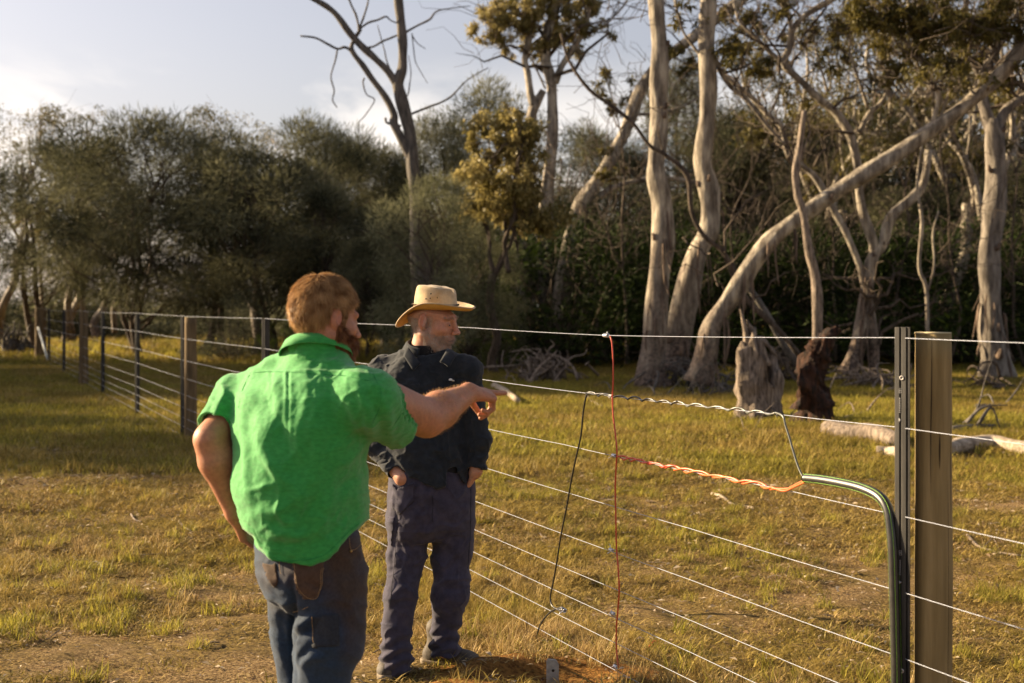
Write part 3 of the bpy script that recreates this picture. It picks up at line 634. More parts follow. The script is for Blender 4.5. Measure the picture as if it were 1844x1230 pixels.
hero('gum_tree', 'forked gum with splayed feet between the stumps and fence post', (1545, 675), 31, [
 ([(1528, 676), (1540, 640), (1552, 590), (1560, 530), (1569, 470), (1589, 440), (1605, 391), (1644, 355), (1664, 326), (1672, 270)], 13, 7),
 ([(1572, 475), (1573, 440), (1556, 391), (1547, 339), (1543, 293), (1530, 241), (1504, 202), (1472, 176), (1439, 143), (1413, 114), (1423, 81), (1426, 55), (1452, 26), (1498, 0), (1530, -20)], 9, 5),
 ([(1426, 58), (1420, 33), (1405, 0), (1400, -20)], 4, 3), ([(1413, 114), (1387, 94), (1358, 65), (1332, 39), (1322, 5)], 4, 2.4),
 ([(1558, 520), (1547, 476), (1521, 414), (1498, 372), (1472, 326), (1450, 302), (1420, 280), (1407, 228), (1384, 208), (1358, 179), (1325, 153), (1293, 124)], 7, 4),
 ([(1572, 676), (1574, 620), (1566, 560), (1562, 520)], 10, 8), ([(1548, 240), (1565, 205), (1590, 180), (1605, 140), (1620, 115)], 5, 3),
 ([(1563, 195), (1545, 140), (1530, 90), (1535, 50)], 3, 1.8), ([(1490, 165), (1480, 130), (1470, 95), (1465, 60)], 2.4, 1.5)],
 clusters=[(1350, 40, 26, 4), (1400, 20, 26, 3), (1470, 60, 28, 4), (1530, 45, 30, 5), (1590, 130, 28, 4), (1380, 130, 22, 2), (1500, 110, 24, 3), (1440, 190, 20, 2)], seed=17, extra=2, per=240, lsz=(.14, .017))
hero('gum_tree', 'thick grey gum trunk near the right edge, forked high up', (1797, 680), 32, [
 ([(1797, 690), (1792, 640), (1784, 593), (1784, 528), (1781, 463), (1788, 400), (1794, 325), (1791, 260), (1789, 215)], 21, 17),
 ([(1789, 240), (1772, 190), (1768, 150), (1782, 110), (1795, 60), (1790, -20)], 12, 7), ([(1795, 235), (1815, 195), (1850, 170), (1900, 130)], 9, 7),
 ([(1770, 150), (1745, 100), (1735, 50), (1740, -10)], 5, 3)], clusters=[(1790, 90, 36, 4), (1740, 20, 36, 4), (1835, 140, 30, 4), (1850, 30, 34, 4)], seed=18, extra=1, per=240, wood='greygum')
hero('fallen_limb', 'dark twisted dead limb hanging down across the middle trunks', (1400, 600), 28.3, [
 ([(1010, 60), (1025, 110), (1060, 160), (1100, 190), (1140, 222), (1170, 262), (1200, 280), (1238, 318), (1245, 380), (1268, 425), (1300, 452), (1322, 490), (1345, 540), (1398, 590), (1440, 640)], 2.6, 6)], wood='darkbark', seed=19, twigs=True, cat='branch')
hero('fallen_limb', 'grey dead log propped at a slant behind the grey stump', (1426, 640), 29, [
 ([(1330, 500), (1351, 521), (1381, 567), (1405, 610), (1440, 660)], 5, 8)], wood='greydead', seed=20, twigs=False, cat='branch')
hero('gum_sapling', 'thin young gum behind the timber fence post', (1668, 640), 30, [([(1668, 660), (1670, 600), (1668, 520), (1655, 480), (1660, 400), (1652, 330), (1662, 250)], 4, 2.5), ([(1668, 530), (1682, 480), (1680, 420), (1690, 380)], 2.5, 1.5)], seed=21, twigs=True)
# thin bare saplings in the tangle
for i, (lb, x, yb, yt, dx, w, yy) in enumerate([
 ('thin leaning bare sapling between the bent trunk and the long leaning trunk', 1310, 655, 250, 40, 3, 36), ('slender dark sapling right of the dead spar', 1505, 650, 230, -25, 3, 37),
 ('thin dark sapling crossing behind the forked gum', 1610, 650, 180, 50, 3.2, 38), ('bare whip like sapling left of the big right hand trunk', 1725, 650, 200, -30, 2.6, 36),
 ('slim grey sapling between the twin gum and the straight trunk', 1085, 650, 300, 35, 3, 38), ('thin crooked sapling left of the straight pale trunk', 1135, 655, 150, -30, 2.8, 37),
 ('bare thin sapling at the right edge', 1835, 660, 240, -20, 3, 37), ('thin leaning stem behind the grey stump', 1395, 655, 330, 60, 2.8, 38)]):
    rr_ = np.random.RandomState(60+i); n_ = 7; pts = [(x+dx*(k/(n_-1))**1.3+rr_.randn()*7, yb+(yt-yb)*k/(n_-1)) for k in range(n_)]
    lim = [(pts, w, w*.4)]
    for k in range(5): a = pts[2+k % 4]; sgn = 1 if k % 2 else -1; lim.append(([a, (a[0]+sgn*(14+12*rr_.rand()), a[1]-25-20*rr_.rand()), (a[0]+sgn*(24+30*rr_.rand()), a[1]-60-50*rr_.rand())], w*.5, w*.2))
    hero('gum_sapling', lb, pts[0], yy, lim, wood='darkbark', seed=60+i, clusters=[(pts[-1][0], pts[-1][1], 22, 2)])
# far left pale trunks
for i, (lb, pts, w) in enumerate([
 ('pale crooked gum trunk, leftmost of those behind the fence', [(126, 602), (122, 560), (126, 525), (142, 500), (152, 480), (160, 455)], 6),
 ('second pale crooked gum trunk behind the timber post', [(152, 600), (148, 545), (150, 510), (144, 490), (160, 470), (168, 450)], 5),
 ('forked pale gum trunk standing right of the black posts in the paddock', [(207, 600), (205, 560), (212, 535), (222, 520), (228, 500), (226, 480)], 5.5),
 ('slender pale gum trunk close behind the far corner post', [(74, 610), (75, 540), (72, 480), (70, 440)], 3.5)]):
    hero('gum_tree', lb, pts[0], 58, [(pts, w, w*.6), ([pts[2], (pts[2][0]+10, pts[2][1]-30), (pts[2][0]+18, pts[2][1]-60)], w*.5, w*.25)], seed=40+i, clusters=[(pts[-1][0]+8, pts[-1][1]-25, 24, 4), (pts[-1][0]-12, pts[-1][1]-50, 26, 4)], leaf='sunleaf')
# ---- stumps
def ridg(p, s): return 1-np.abs(fbm(p, s, 2))*1.6
def stump(name, label, px, yb, wpx, top, m, seed, lean=0):
    Y = FP*HC/(yb-550); x = (px-922)/FP*Y; e = empty(name, (x, Y, 0), label, 'stump'); r = np.random.RandomState(seed)
    n = 26; S = 28; V = []; H = (yb-top)/FP*Y; w = wpx/2/FP*Y
    a = np.arange(S)/S*2*PI; ph = r.rand(4)*6
    for i in range(n):
        t = i/(n-1); rr = w*(1.0-.32*t+.35*math.exp(-t*9))*(1+.10*np.sin(3*a+ph[0]+t*3)+.07*np.sin(5*a+ph[1]-t*4)+.05*np.sin(9*a+ph[2]+t*7)+.035*np.sin(17*a+ph[3]))
        topj = H*(.80+.22*np.sin(a*1+ph[1])*1+.14*np.sin(3*a+ph[2])+.07*np.sin(8*a)) 
        z = np.minimum(t*H*1.05, topj)
        V.append(np.stack([x+lean*w*(t**1.5)+rr*np.cos(a), Y+rr*np.sin(a)*.8, z-.05], 1))
    # hollow inner wall
    for i in range(5):
        t = i/4; rr = w*.5*(1-.35*t); V.append(np.stack([x+lean*w*.8+rr*np.cos(a), Y+rr*np.sin(a)*.8, V[n-1][:, 2]*(.92-.4*t)], 1))
    V = np.vstack(V); j = np.arange(S); j2 = (j+1) % S
    F = np.vstack([np.stack([i*S+j, i*S+j2, (i+1)*S+j2, (i+1)*S+j], 1) for i in range(n+4)])
    nn = 2.1*fbm(V*np.array([9, 9, 1.6]), seed, 3)+.9*(ridg(V*np.array([22, 22, 2.2]), seed+1)-.5); c = np.array([x, Y, 0]); d = V-c; d[:, 2] = 0; V = V+d*(nn*.14)[:, None]
    child('bole', V, F, m, e); return e, x, Y, w, H
s1 = stump('tree_stump', 'grey weathered hollow stump with jagged pale splinters on top', 1368, 760, 78, 590, M['deadwood'], 5)
mb = MB()
for q, (tx, ty, w_) in enumerate([(1333, 556, 4.5), (1345, 575, 6), (1398, 640, 4)]):
    c_ = catmull([P(1350+q*14, 660, s1[2]), P(1345+q*12, 610, s1[2]), P(tx, ty, s1[2])], 5); mb.add(*tube(c_, np.linspace(.09, .012, len(c_)), 7, rough=.12, seed=q))
V_, F_ = mb.get(); child('splinter', V_, F_, M['deadwood'], s1[0])
s2 = stump('tree_stump', 'red-brown rotten stump with a leaning broken top, nearest the fence post', 1468, 772, 66, 668, M['redwood'], 8)
V_, F_ = tube(catmull([P(1466, 735, s2[2]), P(1462, 665, s2[2]), P(1478, 622, s2[2]), P(1512, 592, s2[2])], 9), np.linspace(.235, .06, 28), 26, rough=.09, seed=9); ax_ = np.repeat(V_[:-0 or None].reshape(-1, 26, 3).mean(1), 26, 0); V_ = V_+(V_-ax_)*(.55*fbm(V_*np.array([13, 13, 3.5]), 9, 3)+.45*(ridg(V_*np.array([26, 26, 5]), 3)-.5))[:, None]; child('broken_top', V_, F_, M['redwood'], s2[0])
# ---- logs and branches on the ground
def gp(x, y, up=0.0):
    Y = FP*HC/(y-550); X = (x-922)/FP*Y; return np.array([X, Y, gz(X, Y)+up])
def log(name, label, pts, r0, r1, m, cat='log', seed=0, side=(), up=None, rough=.07, sides=10):
    q = [gp(x, y, (r0+r1)/2*.7 if up is None else up) for x, y in pts]; e = empty(name, q[0]*np.array([1, 1, 0]), label, cat)
    c = catmull(q, 6); V, F = tube(c, np.linspace(r0, r1, len(c)), sides, rough=rough, seed=seed); child('bole' if cat == 'log' else 'stem', V, F, m, e)
    for s in side:
        q = [gp(x, y, u) for x, y, u in s]; c = catmull(q, 5); V, F = tube(c, np.linspace(r1*.7, r1*.15, len(c)), 6, rough=.08, seed=seed+1); child('side_branch', V, F, m, e)
    return e
M['palelog'] = mat('cream_barkless_log', (.20, .15, .10), (.58, .49, .38), scale=6, stretch=(.5, 2.5, 2.5), bump=.9, bdist=.03)
log('fallen_log', 'smooth cream log lying right of the timber post', [(1700, 822), (1735, 816), (1790, 812), (1850, 822), (1920, 832)], .085, .10, M['palelog'], seed=3)
log('fallen_log', 'rough grey log lying between the red-brown stump and the posts', [(1490, 792), (1530, 798), (1580, 803), (1618, 815)], .12, .10, M['deadwood'], seed=4)
log('fallen_log', 'short cream end of log showing just left of the black fence post', [(1578, 822), (1600, 823), (1630, 828)], .07, .08, M['palelog'], seed=5)
log('dead_branch', 'dark twisted branch standing behind the cream log', [(1712, 790), (1745, 785), (1790, 782)], .06, .04, M['greydead'], 'branch', 6, side=[[(1760, 784, .05), (1785, 784, .30), (1800, 784, .05)], [(1740, 784, .1), (1770, 784, .28), (1815, 784, .34)]])
log('dead_branch', 'tall curved bare stick leaning by the right hand trunk', [(1712, 775), (1735, 775)], .03, .025, M['greydead'], 'branch', 7, side=[[(1735, 775, 0.05), (1760, 775, .25), (1775, 775, .65), (1792, 775, 1.05)]])
log('dead_branch', 'pale thick stick on the grass just beyond the pointing hand', [(890, 705), (910, 717), (932, 738)], .07, .05, M['palelog'], 'branch', 8, up=.1)
log('dead_branch', 'pale stick on the grass beyond the red wire top', [(1055, 722), (1075, 738), (1092, 745)], .05, .03, M['palelog'], 'branch', 9)
log('dead_stick', 'crooked grey stick lying in the paddock below the orange cable', [(1282, 892), (1300, 900), (1318, 908), (1340, 909), (1358, 915)], .014, .008, M['palelog'], 'stick', 10, up=.02)
log('dead_stick', 'forked dry stick on the ground right of the timber post', [(1742, 962), (1760, 978), (1790, 988), (1835, 998)], .014, .007, M['deadwood'], 'stick', 11, side=[[(1770, 982, .03), (1788, 975, .05), (1800, 985, .02)]], up=.02)
log('dead_stick', 'short pale stick on the worn ground left of the green shirt', [(322, 940), (330, 950), (344, 960)], .010, .005, M['deadwood'], 'stick', 12, up=.015)
log('dead_stick', 'small curved bark strip at the left of the worn ground', [(236, 930), (243, 938), (256, 941)], .008, .004, M['deadwood'], 'stick', 13, up=.012)
log('dead_branch', 'thin curved grey branch arching over the grass left of the grey stump', [(1215, 712), (1240, 700), (1262, 705)], .03, .02, M['greydead'], 'branch', 14, side=[[(1235, 715, .05), (1262, 715, .55), (1300, 715, .6), (1325, 715, .15)], [(1245, 715, .05), (1255, 715, .3), (1268, 715, .25)]])
for k_, (lb, pts, r0) in enumerate([
 ('long grey fallen branch on the grass at the foot of the bent trunk', [(1150, 722), (1200, 716), (1262, 724)], .05), ('bleached fallen branch right of the forked gum', [(1600, 706), (1650, 700), (1705, 708)], .06),
 ('short grey branch lying left of the straight pale trunk', [(1085, 712), (1120, 706), (1150, 709)], .04), ('thin fallen branch in front of the twin gum', [(900, 690), (950, 698), (1010, 694)], .035),
 ('pale broken branch between the grey stump and red-brown stump', [(1392, 770), (1420, 764), (1446, 768)], .035), ('grey forked branch on the grass right of the red-brown stump', [(1520, 762), (1560, 752), (1600, 756)], .045),
 ('fallen branch in the shade at the right edge', [(1760, 740), (1810, 734), (1860, 738)], .06), ('thin pale stick on the grass below the grey stump', [(1330, 790), (1360, 784), (1395, 788)], .02)]):
    rr_ = np.random.RandomState(k_); a_ = pts[1]
    log('dead_branch', lb, pts, r0, r0*.5, M['greydead'] if k_ % 2 == 0 else M['deadwood'], 'branch', 30+k_, side=[[(a_[0], a_[1], .05), (a_[0]+18, a_[1]-1, .25), (a_[0]+40, a_[1]-3, .38+.2*rr_.rand())], [(a_[0]-20, a_[1]+1, .05), (a_[0]-30, a_[1]-2, .2), (a_[0]-52, a_[1]-3, .1)]])
def pile(name, label, px, yb, wpx, hpx, n, seed, m):
    Y = FP*HC/(yb-550); c = gp(px, yb); e = empty(name, c, label, 'brush pile'); r = np.random.RandomState(seed); k = Y/FP
    for i in range(n):
        a = c+np.array([r.randn()*wpx*.35*k, r.randn()*.5, .02]); b = c+np.array([r.randn()*wpx*.28*k, r.randn()*.4, hpx*k*(.3+.8*r.rand())*math.exp(-abs(a[0]-c[0])/(wpx*k))])
        p = catmull(wob(a, b, 5, .5, r, .08), 3); V, F = tube(p, np.linspace(.035, .008, len(p))*(.5+r.rand())*k*75, 5); child('stick', V, F, m, e)
pile('brush_pile', 'tangled pile of pale dead sticks at the foot of the twin gum', 975, 690, 120, 78, 60, 5, M['deadwood'])
pile('brush_pile', 'dark heap of dead branches at the far left beyond the corner post', 25, 640, 70, 60, 50, 6, M['greydead'])
pile('brush_pile', 'low scatter of grey sticks between the pale trunks and grey stump', 1290, 712, 90, 36, 26, 7, M['greydead'])
pile('brush_pile', 'tangle of bare grey sticks round the foot of the straight and leaning trunks', 1245, 700, 150, 60, 46, 21, M['greydead'])
pile('brush_pile', 'dry sticks heaped against the foot of the forked gum', 1580, 700, 130, 46, 40, 22, M['deadwood'])
pile('brush_pile', 'brown dead twigs standing between the hat and the stick pile', 890, 665, 70, 90, 36, 23, M['deadwood'])
pile('brush_pile', 'dark fallen branches behind the two stumps', 1425, 690, 140, 70, 40, 24, M['darkbark'])
pile('brush_pile', 'dark sticks at the foot of the big right hand trunk', 1780, 700, 90, 30, 26, 8, M['darkbark'])
# little sticks
r_ = np.random.RandomState(9); mb = MB()
for k in range(420):
    y = math.sqrt(16+(900)*r_.rand()); x = (-.45+.9*r_.rand())*y; L = .05+.16*r_.rand(); a = r_.rand()*6.28; c = np.array([x, y, gz(x, y)+.012])
    mb.add(*tube(wob(c, c+np.array([math.cos(a)*L, math.sin(a)*L, .01]), 4, .3, r_), np.linspace(.004, .002, 4)*max(1, y/9), 4, cap=False))
V_, F_ = mb.get(); tag(mesh('twig_litter', V_, F_, M['deadwood']), 'small dry twigs strewn over the grass', kind='stuff')
# ------------------------------------------------------------------ fence
def FY(x): return FP*2.97/(x+100.0)          # depth of the fence line at photo column x
def FPt(x, h, off=0.0):
    Y = FY(x); X = (x-922)/FP*Y; nrm = np.array([-.929, -.371, 0])   # towards the men
    return np.array([X, Y, h])+nrm*off
def Fp(x, y, off=0.0):
    """point on the fence plane seen at photo pixel x, y"""
    Y = FY(x); return P(x, y, Y-off/(.929*(x-922)/FP+.371))
M['wire'] = mat('galvanised_wire', (.25, .27, .33), rough=.45, metal=.4, spec=.5)
M['wirej'] = mat('bright_crimped_joiner', (.66, .66, .68), rough=.3, metal=.8, spec=.6)
M['steelpost'] = mat('black_coated_steel', (.014, .014, .014), (.050, .047, .042), scale=9, stretch=(3, 3, .5), rough=.6, bump=.15, bdist=.003, spec=.3)
M['timber'] = mat('treated_pine', (.21, .15, .062), (.36, .265, .125), scale=5, stretch=(5, 5, .35), bump=.5, bscale=22, bdist=.006, rough=.85, c3=(.28, .205, .09))
M['timberend'] = mat('pale_pine_end_grain', (.42, .34, .19), (.60, .52, .32), scale=14, rough=.9)
M['oldtimber'] = mat('weathered_brown_timber', (.085, .058, .03), (.19, .13, .065), scale=6, stretch=(4, 4, .4), bump=.5, bdist=.006, rough=.9)
M['crack'] = mat('dark_crack', (.03, .02, .012), rough=1)
M['print'] = mat('grey_stamped_print', (.30, .30, .30), rough=.6)
M['boltw'] = mat('pale_rivet', (.62, .58, .55), rough=.4, metal=.3)
fence = empty('wire_fence', (*FPt(1625, 0)[:2], 0), 'nine wire paddock fence of black steel and round timber posts running away to the left', 'fence')
FA = math.atan2(*(FPt(600, 0)-FPt(1600, 0))[:2][::-1])
fdir = np.array([math.cos(FA), math.sin(FA), 0])
# steel posts: pressed profile with a grooved face, a fin and an edge flange
prof = np.array([(-.0265, -.002), (-.0175, -.0075), (-.0155, -.0045), (-.0125, -.006), (-.0105, -.011), (-.001, -.0165), (.001, -.013), (.004, -.015), (.0055, -.0185), (.0095, -.0205), (.0115, -.017), (.0085, -.011), (.0150, .004), (.0255, .009), (.0270, .0135), (.0120, .0105), (.0060, .0010), (.0040, -.0080), (-.0255, .0035)])
def steel_post(x, ztop, detail=False, zbot=-.1):
    b = FPt(x, 0); n = len(prof); zs = [zbot, ztop]
    k_ = 1.0 if x > 1000 else 1.3
    V = np.vstack([np.stack([prof[:, 0]*k_+b[0], prof[:, 1]*(1.8 if x > 1000 else 1.0)*k_+b[1], np.full(n, z)], 1) for z in zs])
    F = [[i, (i+1) % n, n+(i+1) % n, n+i] for i in range(n)]+[list(range(n))[::-1], list(range(n, 2*n))]
    o = child('steel_post', V, F, M['steelpost'], fence, smooth=False); return o, b
def sub(name, V, F, m, par):
    """sub-part in world coordinates under a part of the fence"""
    return mesh(name, np.asarray(V).reshape(-1, 3)-np.array(fence.location), F, m, par)
tops = {1627: 589, 478: 573, 330: 570, 247: 565, 185: 561, 145: 560, 115: 558, 88: 556}
posts = {}
for x, y in list(tops.items())+[(795, None)]:
    zt = HC-(y-550)/FP*FY(x) if y else 1.62
    posts[x] = steel_post(x, zt)
# post beyond the right edge keeps the line going
posts['r'] = steel_post(2560, 1.62)
so, pb = posts[1627]
def onface(y, u, d=.0016):
    """point on the lit face of the near post: u across, y photo row"""
    q = pb+np.array([-.0265+u*.752, -.0036-u*.659, 0]); q[2] = HC-(y-550)/FP*pb[1]; fn = np.array([-.659, -.752, 0]); return q+fn*d, fn
fx = np.array([.752, -.659, 0]); fz = np.array([0, 0, 1.])
for y in (680, 1205):
    c, fn = onface(y, .0225, .001)
    R = np.stack([fx, fz, fn*-1], 1)
    ring = [(c+(fx*math.cos(a)+fz*math.sin(a))*.0055+fn*.002) for a in np.linspace(0, 2*PI, 17)]
    V, F = tube(np.array(ring), .0018, 6, cap=False); sub('rivet', V, F, M['boltw'], so)
    V, F = tube(np.array([c-fn*.001, c+fn*.0015]), .0052, 14); sub('rivet_head', V, F, M['steelpost'], so)
# stamped marks: a figure eight, a row of small dashes and a triangle, twice
for y0 in (703, 994):
    for dz in (-.0036, .0036):
        c, fn = onface(y0, .0175, .0014); c = c+fz*dz
        ring = [(c+(fx*math.cos(a)*.0045+fz*math.sin(a)*.0034)) for a in np.linspace(0, 2*PI, 15)]
        V, F = tube(np.array(ring), .0008, 4, cap=False); sub('stamped_figure', V, F, M['print'], so)
    for k in range(9):
        c, fn = onface(y0+14+k*3.1, .0165, .0014); V, F = box(c, (.0045, .0012, .0024), np.stack([fx, fn, fz], 1)); sub('stamped_letter', V, F, M['print'], so)
    c, fn = onface(y0+53, .0165, .0016); V = [c+fx*.005-fz*0+fz*.000, c-fx*.004+fz*.006, c-fx*.004-fz*.006]; V = V+[v-fn*.001 for v in V]
    sub('stamped_triangle', V, [[0, 1, 2], [3, 5, 4], [0, 3, 4, 1], [1, 4, 5, 2], [2, 5, 3, 0]], M['print'], so)
# timber posts
def timber(x, ytop, wpx, dY, name='timber_post', crack=False, zbot=-.15, bowl=0, yv=None):
    Y = FY(x)+dY; X = (x-922)/FP*Y; r = wpx/2/FP*Y; zt = HC-(ytop-550)/FP*Y; n = 22
    zz_ = np.linspace(zbot, zt, n); c = np.stack([X+np.sin(zz_*1.3)*r*.03, np.full(n, Y), zz_], 1)
    V, F = tube(c, r*(1+.03*np.cos(zz_*2)), 28, rough=.012, seed=int(x)); o = child(name, V, F, M['timber' if x > 1000 else 'oldtimber'], fence)
    V, F = tube(np.array([[X, Y, zt-.002], [X, Y, zt+.003]]), r*.97, 28); sub('cut_end', V, F, M['timberend'], o)
    if crack:
        for ang, z0, z1, w in crack:
            pts = [[X+math.sin(ang+.03*math.sin(z*9))*r*1.004, Y-math.cos(ang+.03*math.sin(z*9))*r*1.004, z] for z in np.linspace(zt-z0, zt-z1, 14)]
            V, F = tube(np.array(pts), w*np.sin(np.linspace(.15, PI-.05, 14)), 5); sub('drying_crack', V, F, M['crack'], o)
    return o
timber(1680, 600, 66, .142, crack=[(-.38, .002, .50, .0016), (.62, .45, 1.4, .001), (.1, .3, .42, .0022), (.9, .25, .9, .0008)])
timber(343, 572, 22, .25); timber(151, 560, 15, .2); timber(73, 554, 20, .6, name='strainer_post')
p0 = P(69, 590, FY(73)+.2); p1 = P(88, 655, FY(88)); V_, F_ = tube(np.array([p0, p1]), .035, 10); child('brace_rail', V_, F_, mat('pale_brace', (.55, .58, .55), rough=.5), fence)
timber(2640, 600, 40, .16)
# wires: heights on the posts, with the slight real offsets read from the photograph
HT = [1.585, 1.31, 1.04, .815, .612, .452, .325, .215, .095]
wob_ = {0: [(850, 590), (1096, 604), (1612, 608)], 1: [(870, 683), (1060, 708), (1406, 746), (1612, 768)], 2: [(880, 772), (1018, 800), (1110, 821), (1420, 882), (1612, 925)]}
KX = [80, 145, 247, 478, 795, 1250, 1620, 2560]
for i, h in enumerate(HT):
    pts = [(x, h) for x in KX]
    if i in wob_:
        hh = [(x, HC-(y-550)/FP*FY(x)) for x, y in wob_[i]]; hm = hh[-1][1]
        pts = [(x, h+(hh[0][1]-h)*min(1, x/865)) for x in KX if x < 800]+hh+[(2560, hm)]
    q = np.array([FPt(x, z+gz(*FPt(x, 0)[:2])*.0, .012) for x, z in pts]); 
    qq = []
    for a, b in zip(q[:-1], q[1:]):
        t = np.linspace(0, 1, 7)[:-1, None]; s = a*(1-t)+b*t; L = np.linalg.norm(b-a); s[:, 2] -= (t*(1-t))[:, 0]*L*.006; qq.append(s)
    qq.append(q[-1:]); qq = np.vstack(qq)
    V, F = tube(qq, np.interp(np.arange(len(qq)), [0, len(qq)*.35, len(qq)*.8, len(qq)], [.0026, .0018, .0012, .0011]), 7); child('wire', V, F, M['wire'], fence)
def hw(i, x):
    """height of wire i over photo column x"""
    if i in wob_:
        xs = [a for a, _ in wob_[i]]; hs = [HC-(y-550)/FP*FY(a) for a, y in wob_[i]]
        # straight in space between the points
        t = [1/(a+100) for a in xs]; return float(np.interp(-1/(x+100), [-q for q in t], hs))
    return HT[i]
def clip(x, h, s=1.0, seed=0, m='wirej', par=None, off=.012):
    r = np.random.RandomState(seed); c = FPt(x, h, off); mb = MB()
    for k in range(3):
        pts = []
        n = 22; tw = 2.6
        for j in range(n):
            t = j/(n-1)-.5; a = t*tw*6.28+k*2.1; pts.append(c+fdir*t*.030*s+np.array([-.929, -.371, 0])*math.cos(a)*.006*s+fz*math.sin(a)*.006*s)
        mb.add(*tube(np.array(pts), .0021*s, 5))
    for k in range(3):
        d = np.array([-.5+r.randn()*.5, -.6, r.randn()*.8-.1]); d /= np.linalg.norm(d); a = c+fdir*(r.rand()-.5)*.02*s; mb.add(*tube(np.array([a, a+d*.010*s, a+(d+r.randn(3)*.4)*.017*s]), .0017*s, 5))
    V, F = mb.get(); return child('wire_clip', V, F, M[m], par or fence)
for k, (x, y) in enumerate([(1096, 604), (1104, 713), (1110, 820), (1105, 990), (1108, 1104), (1113, 1200)]):
    clip(x, HC-(y-550)/FP*FY(x), 1.0 if k else 1.25, k)
for x in (478, 330, 247, 185, 145, 1627):
    for i, h in enumerate(HT):
        c = FPt(x, h if i > 2 else hw(i, max(x, 850)), .012); V, F = tube(np.array([c-fdir*.018, c+fdir*.018]), .0045 if x < 1000 else .0032, 6)
        child('wire_clip', V, F, M['steelpost'], fence)
# ------------------------------------------------------------------ cables
M['cblack'] = mat('black_cable_sheath', (.012, .012, .013), rough=.35, spec=.5)
M['corange'] = mat('orange_cable_sheath', (.72, .14, .035), rough=.38, spec=.5)
M['cred'] = mat('red_and_shaded_orange_sheath', (.50, .055, .02), rough=.38, spec=.5)  # also the orange pair's stretch in shadow, shade put into the colour
M['cgrey'] = mat('sunlit_dark_sheath', (.10, .105, .09), rough=.35, spec=.6)
def cable(name, label, segs, cat='cable'):
    q0 = segs[0][0][0]; e = empty(name, (*q0[:2], 0), label, cat)
    for nm, (pts, r, m) in zip([s[3] if len(s) > 3 else 'sheath' for s in segs], [s[:3] for s in segs]):
        c = catmull(np.array(pts), 6) if len(pts) > 2 else np.array(pts); V, F = tube(c, r, 8); child(nm, V, F, M[m], e)
    return e
def helix(i, x0, x1, turns, rad, ph=0, n=90, mod=0):
    o = []
    for k in range(n):
        t = k/(n-1); x = x0+(x1-x0)*t; a = turns*6.28*t+ph; c = FPt(x, hw(i, x), .012); rr = rad*(1+.3*math.sin(a*.37+mod))
        o.append(c+np.array([-.929, -.371, 0])*math.cos(a)*rr+fz*math.sin(a)*rr)
    return o
off = .02
down1 = [Fp(x, y, off) for x, y in [(1060, 709), (1055, 716), (1050, 745), (1046, 785), (1036, 830), (1028, 870), (1020, 915), (1010, 965), (1003, 1010), (996, 1050), (991, 1075), (994, 1090), (1003, 1097), (1014, 1099)]]
cable('insulated_cable', 'black cable hanging from the second wire down to a clamp near the ground', [([Fp(1104, 712, .012), Fp(1096, 711, .018)]+[Fp(1082, 709, .014), Fp(1070, 710, .02)]+down1, .0042, 'cblack')])
Yk_ = 6.30
cable('insulated_cable', 'short black cable loop curving down to the grey stake', [([Fp(x, y, off) for x, y in [(1014, 1096), (1000, 1097), (985, 1108), (972, 1127), (967, 1148), (968, 1162), (976, 1175), (986, 1182)]]+[P(994, 1196, Yk_)], .0042, 'cblack')])
clip(1018, HC-(1098-550)/FP*FY(1018), 1.5, 31)
up2 = [Fp(x, y, off) for x, y in [(1410, 750), (1415, 768), (1422, 790), (1430, 818), (1438, 842), (1446, 858), (1456, 866)]]
e = cable('insulated_cable', 'dark cable twisted along the second wire then dropping into the striped pipe', [
  (helix(1, 1062, 1225, 6.2, .0062), .0040, 'cblack'), (helix(1, 1222, 1404, 5.0, .0060, 1.2)+up2, .0038, 'cgrey')])  # one cable: its sunlit stretch is greyer, light put into the colour
e = cable('insulated_cable', 'pair of orange cables twisted along the third wire then rising into the striped pipe', [
  (helix(2, 1118, 1222, 3.4, .0066), .0036, 'cred'), (helix(2, 1118, 1222, 3.0, .0062, 3.1), .0036, 'cred'),  # darker stretch: the man's shadow painted into the sheath colour
  (helix(2, 1220, 1402, 3.6, .0066, 2.2)+[Fp(1418, 880, off), Fp(1436, 871, off), Fp(1456, 862, off)], .0038, 'corange'),
  (helix(2, 1220, 1398, 3.2, .0064, 5.2)+[Fp(1412, 884, off), Fp(1432, 876, off), Fp(1456, 865, off)], .0038, 'corange')])
cable('insulated_cable', 'upright red-orange cable clipped to the wires from the top wire to the ground', [
  ([Fp(x, y, .016) for x, y in [(1099, 606), (1102, 618), (1104, 650), (1104, 690), (1103, 713), (1104, 745), (1108, 780), (1111, 812), (1110, 830), (1108, 880), (1109, 930), (1110, 985), (1113, 1020), (1115, 1060), (1113, 1095), (1110, 1130), (1110, 1165), (1113, 1202)]], .0036, 'cred')])
q = [gp(1160+k*9, 1176-k*2.2-(2 if k == 2 else 0), .012) for k in range(4)]
cable('cable_offcut', 'short red-orange cable offcut lying on the ground right of the upright cable', [(q, .005, 'cred')], 'cable')
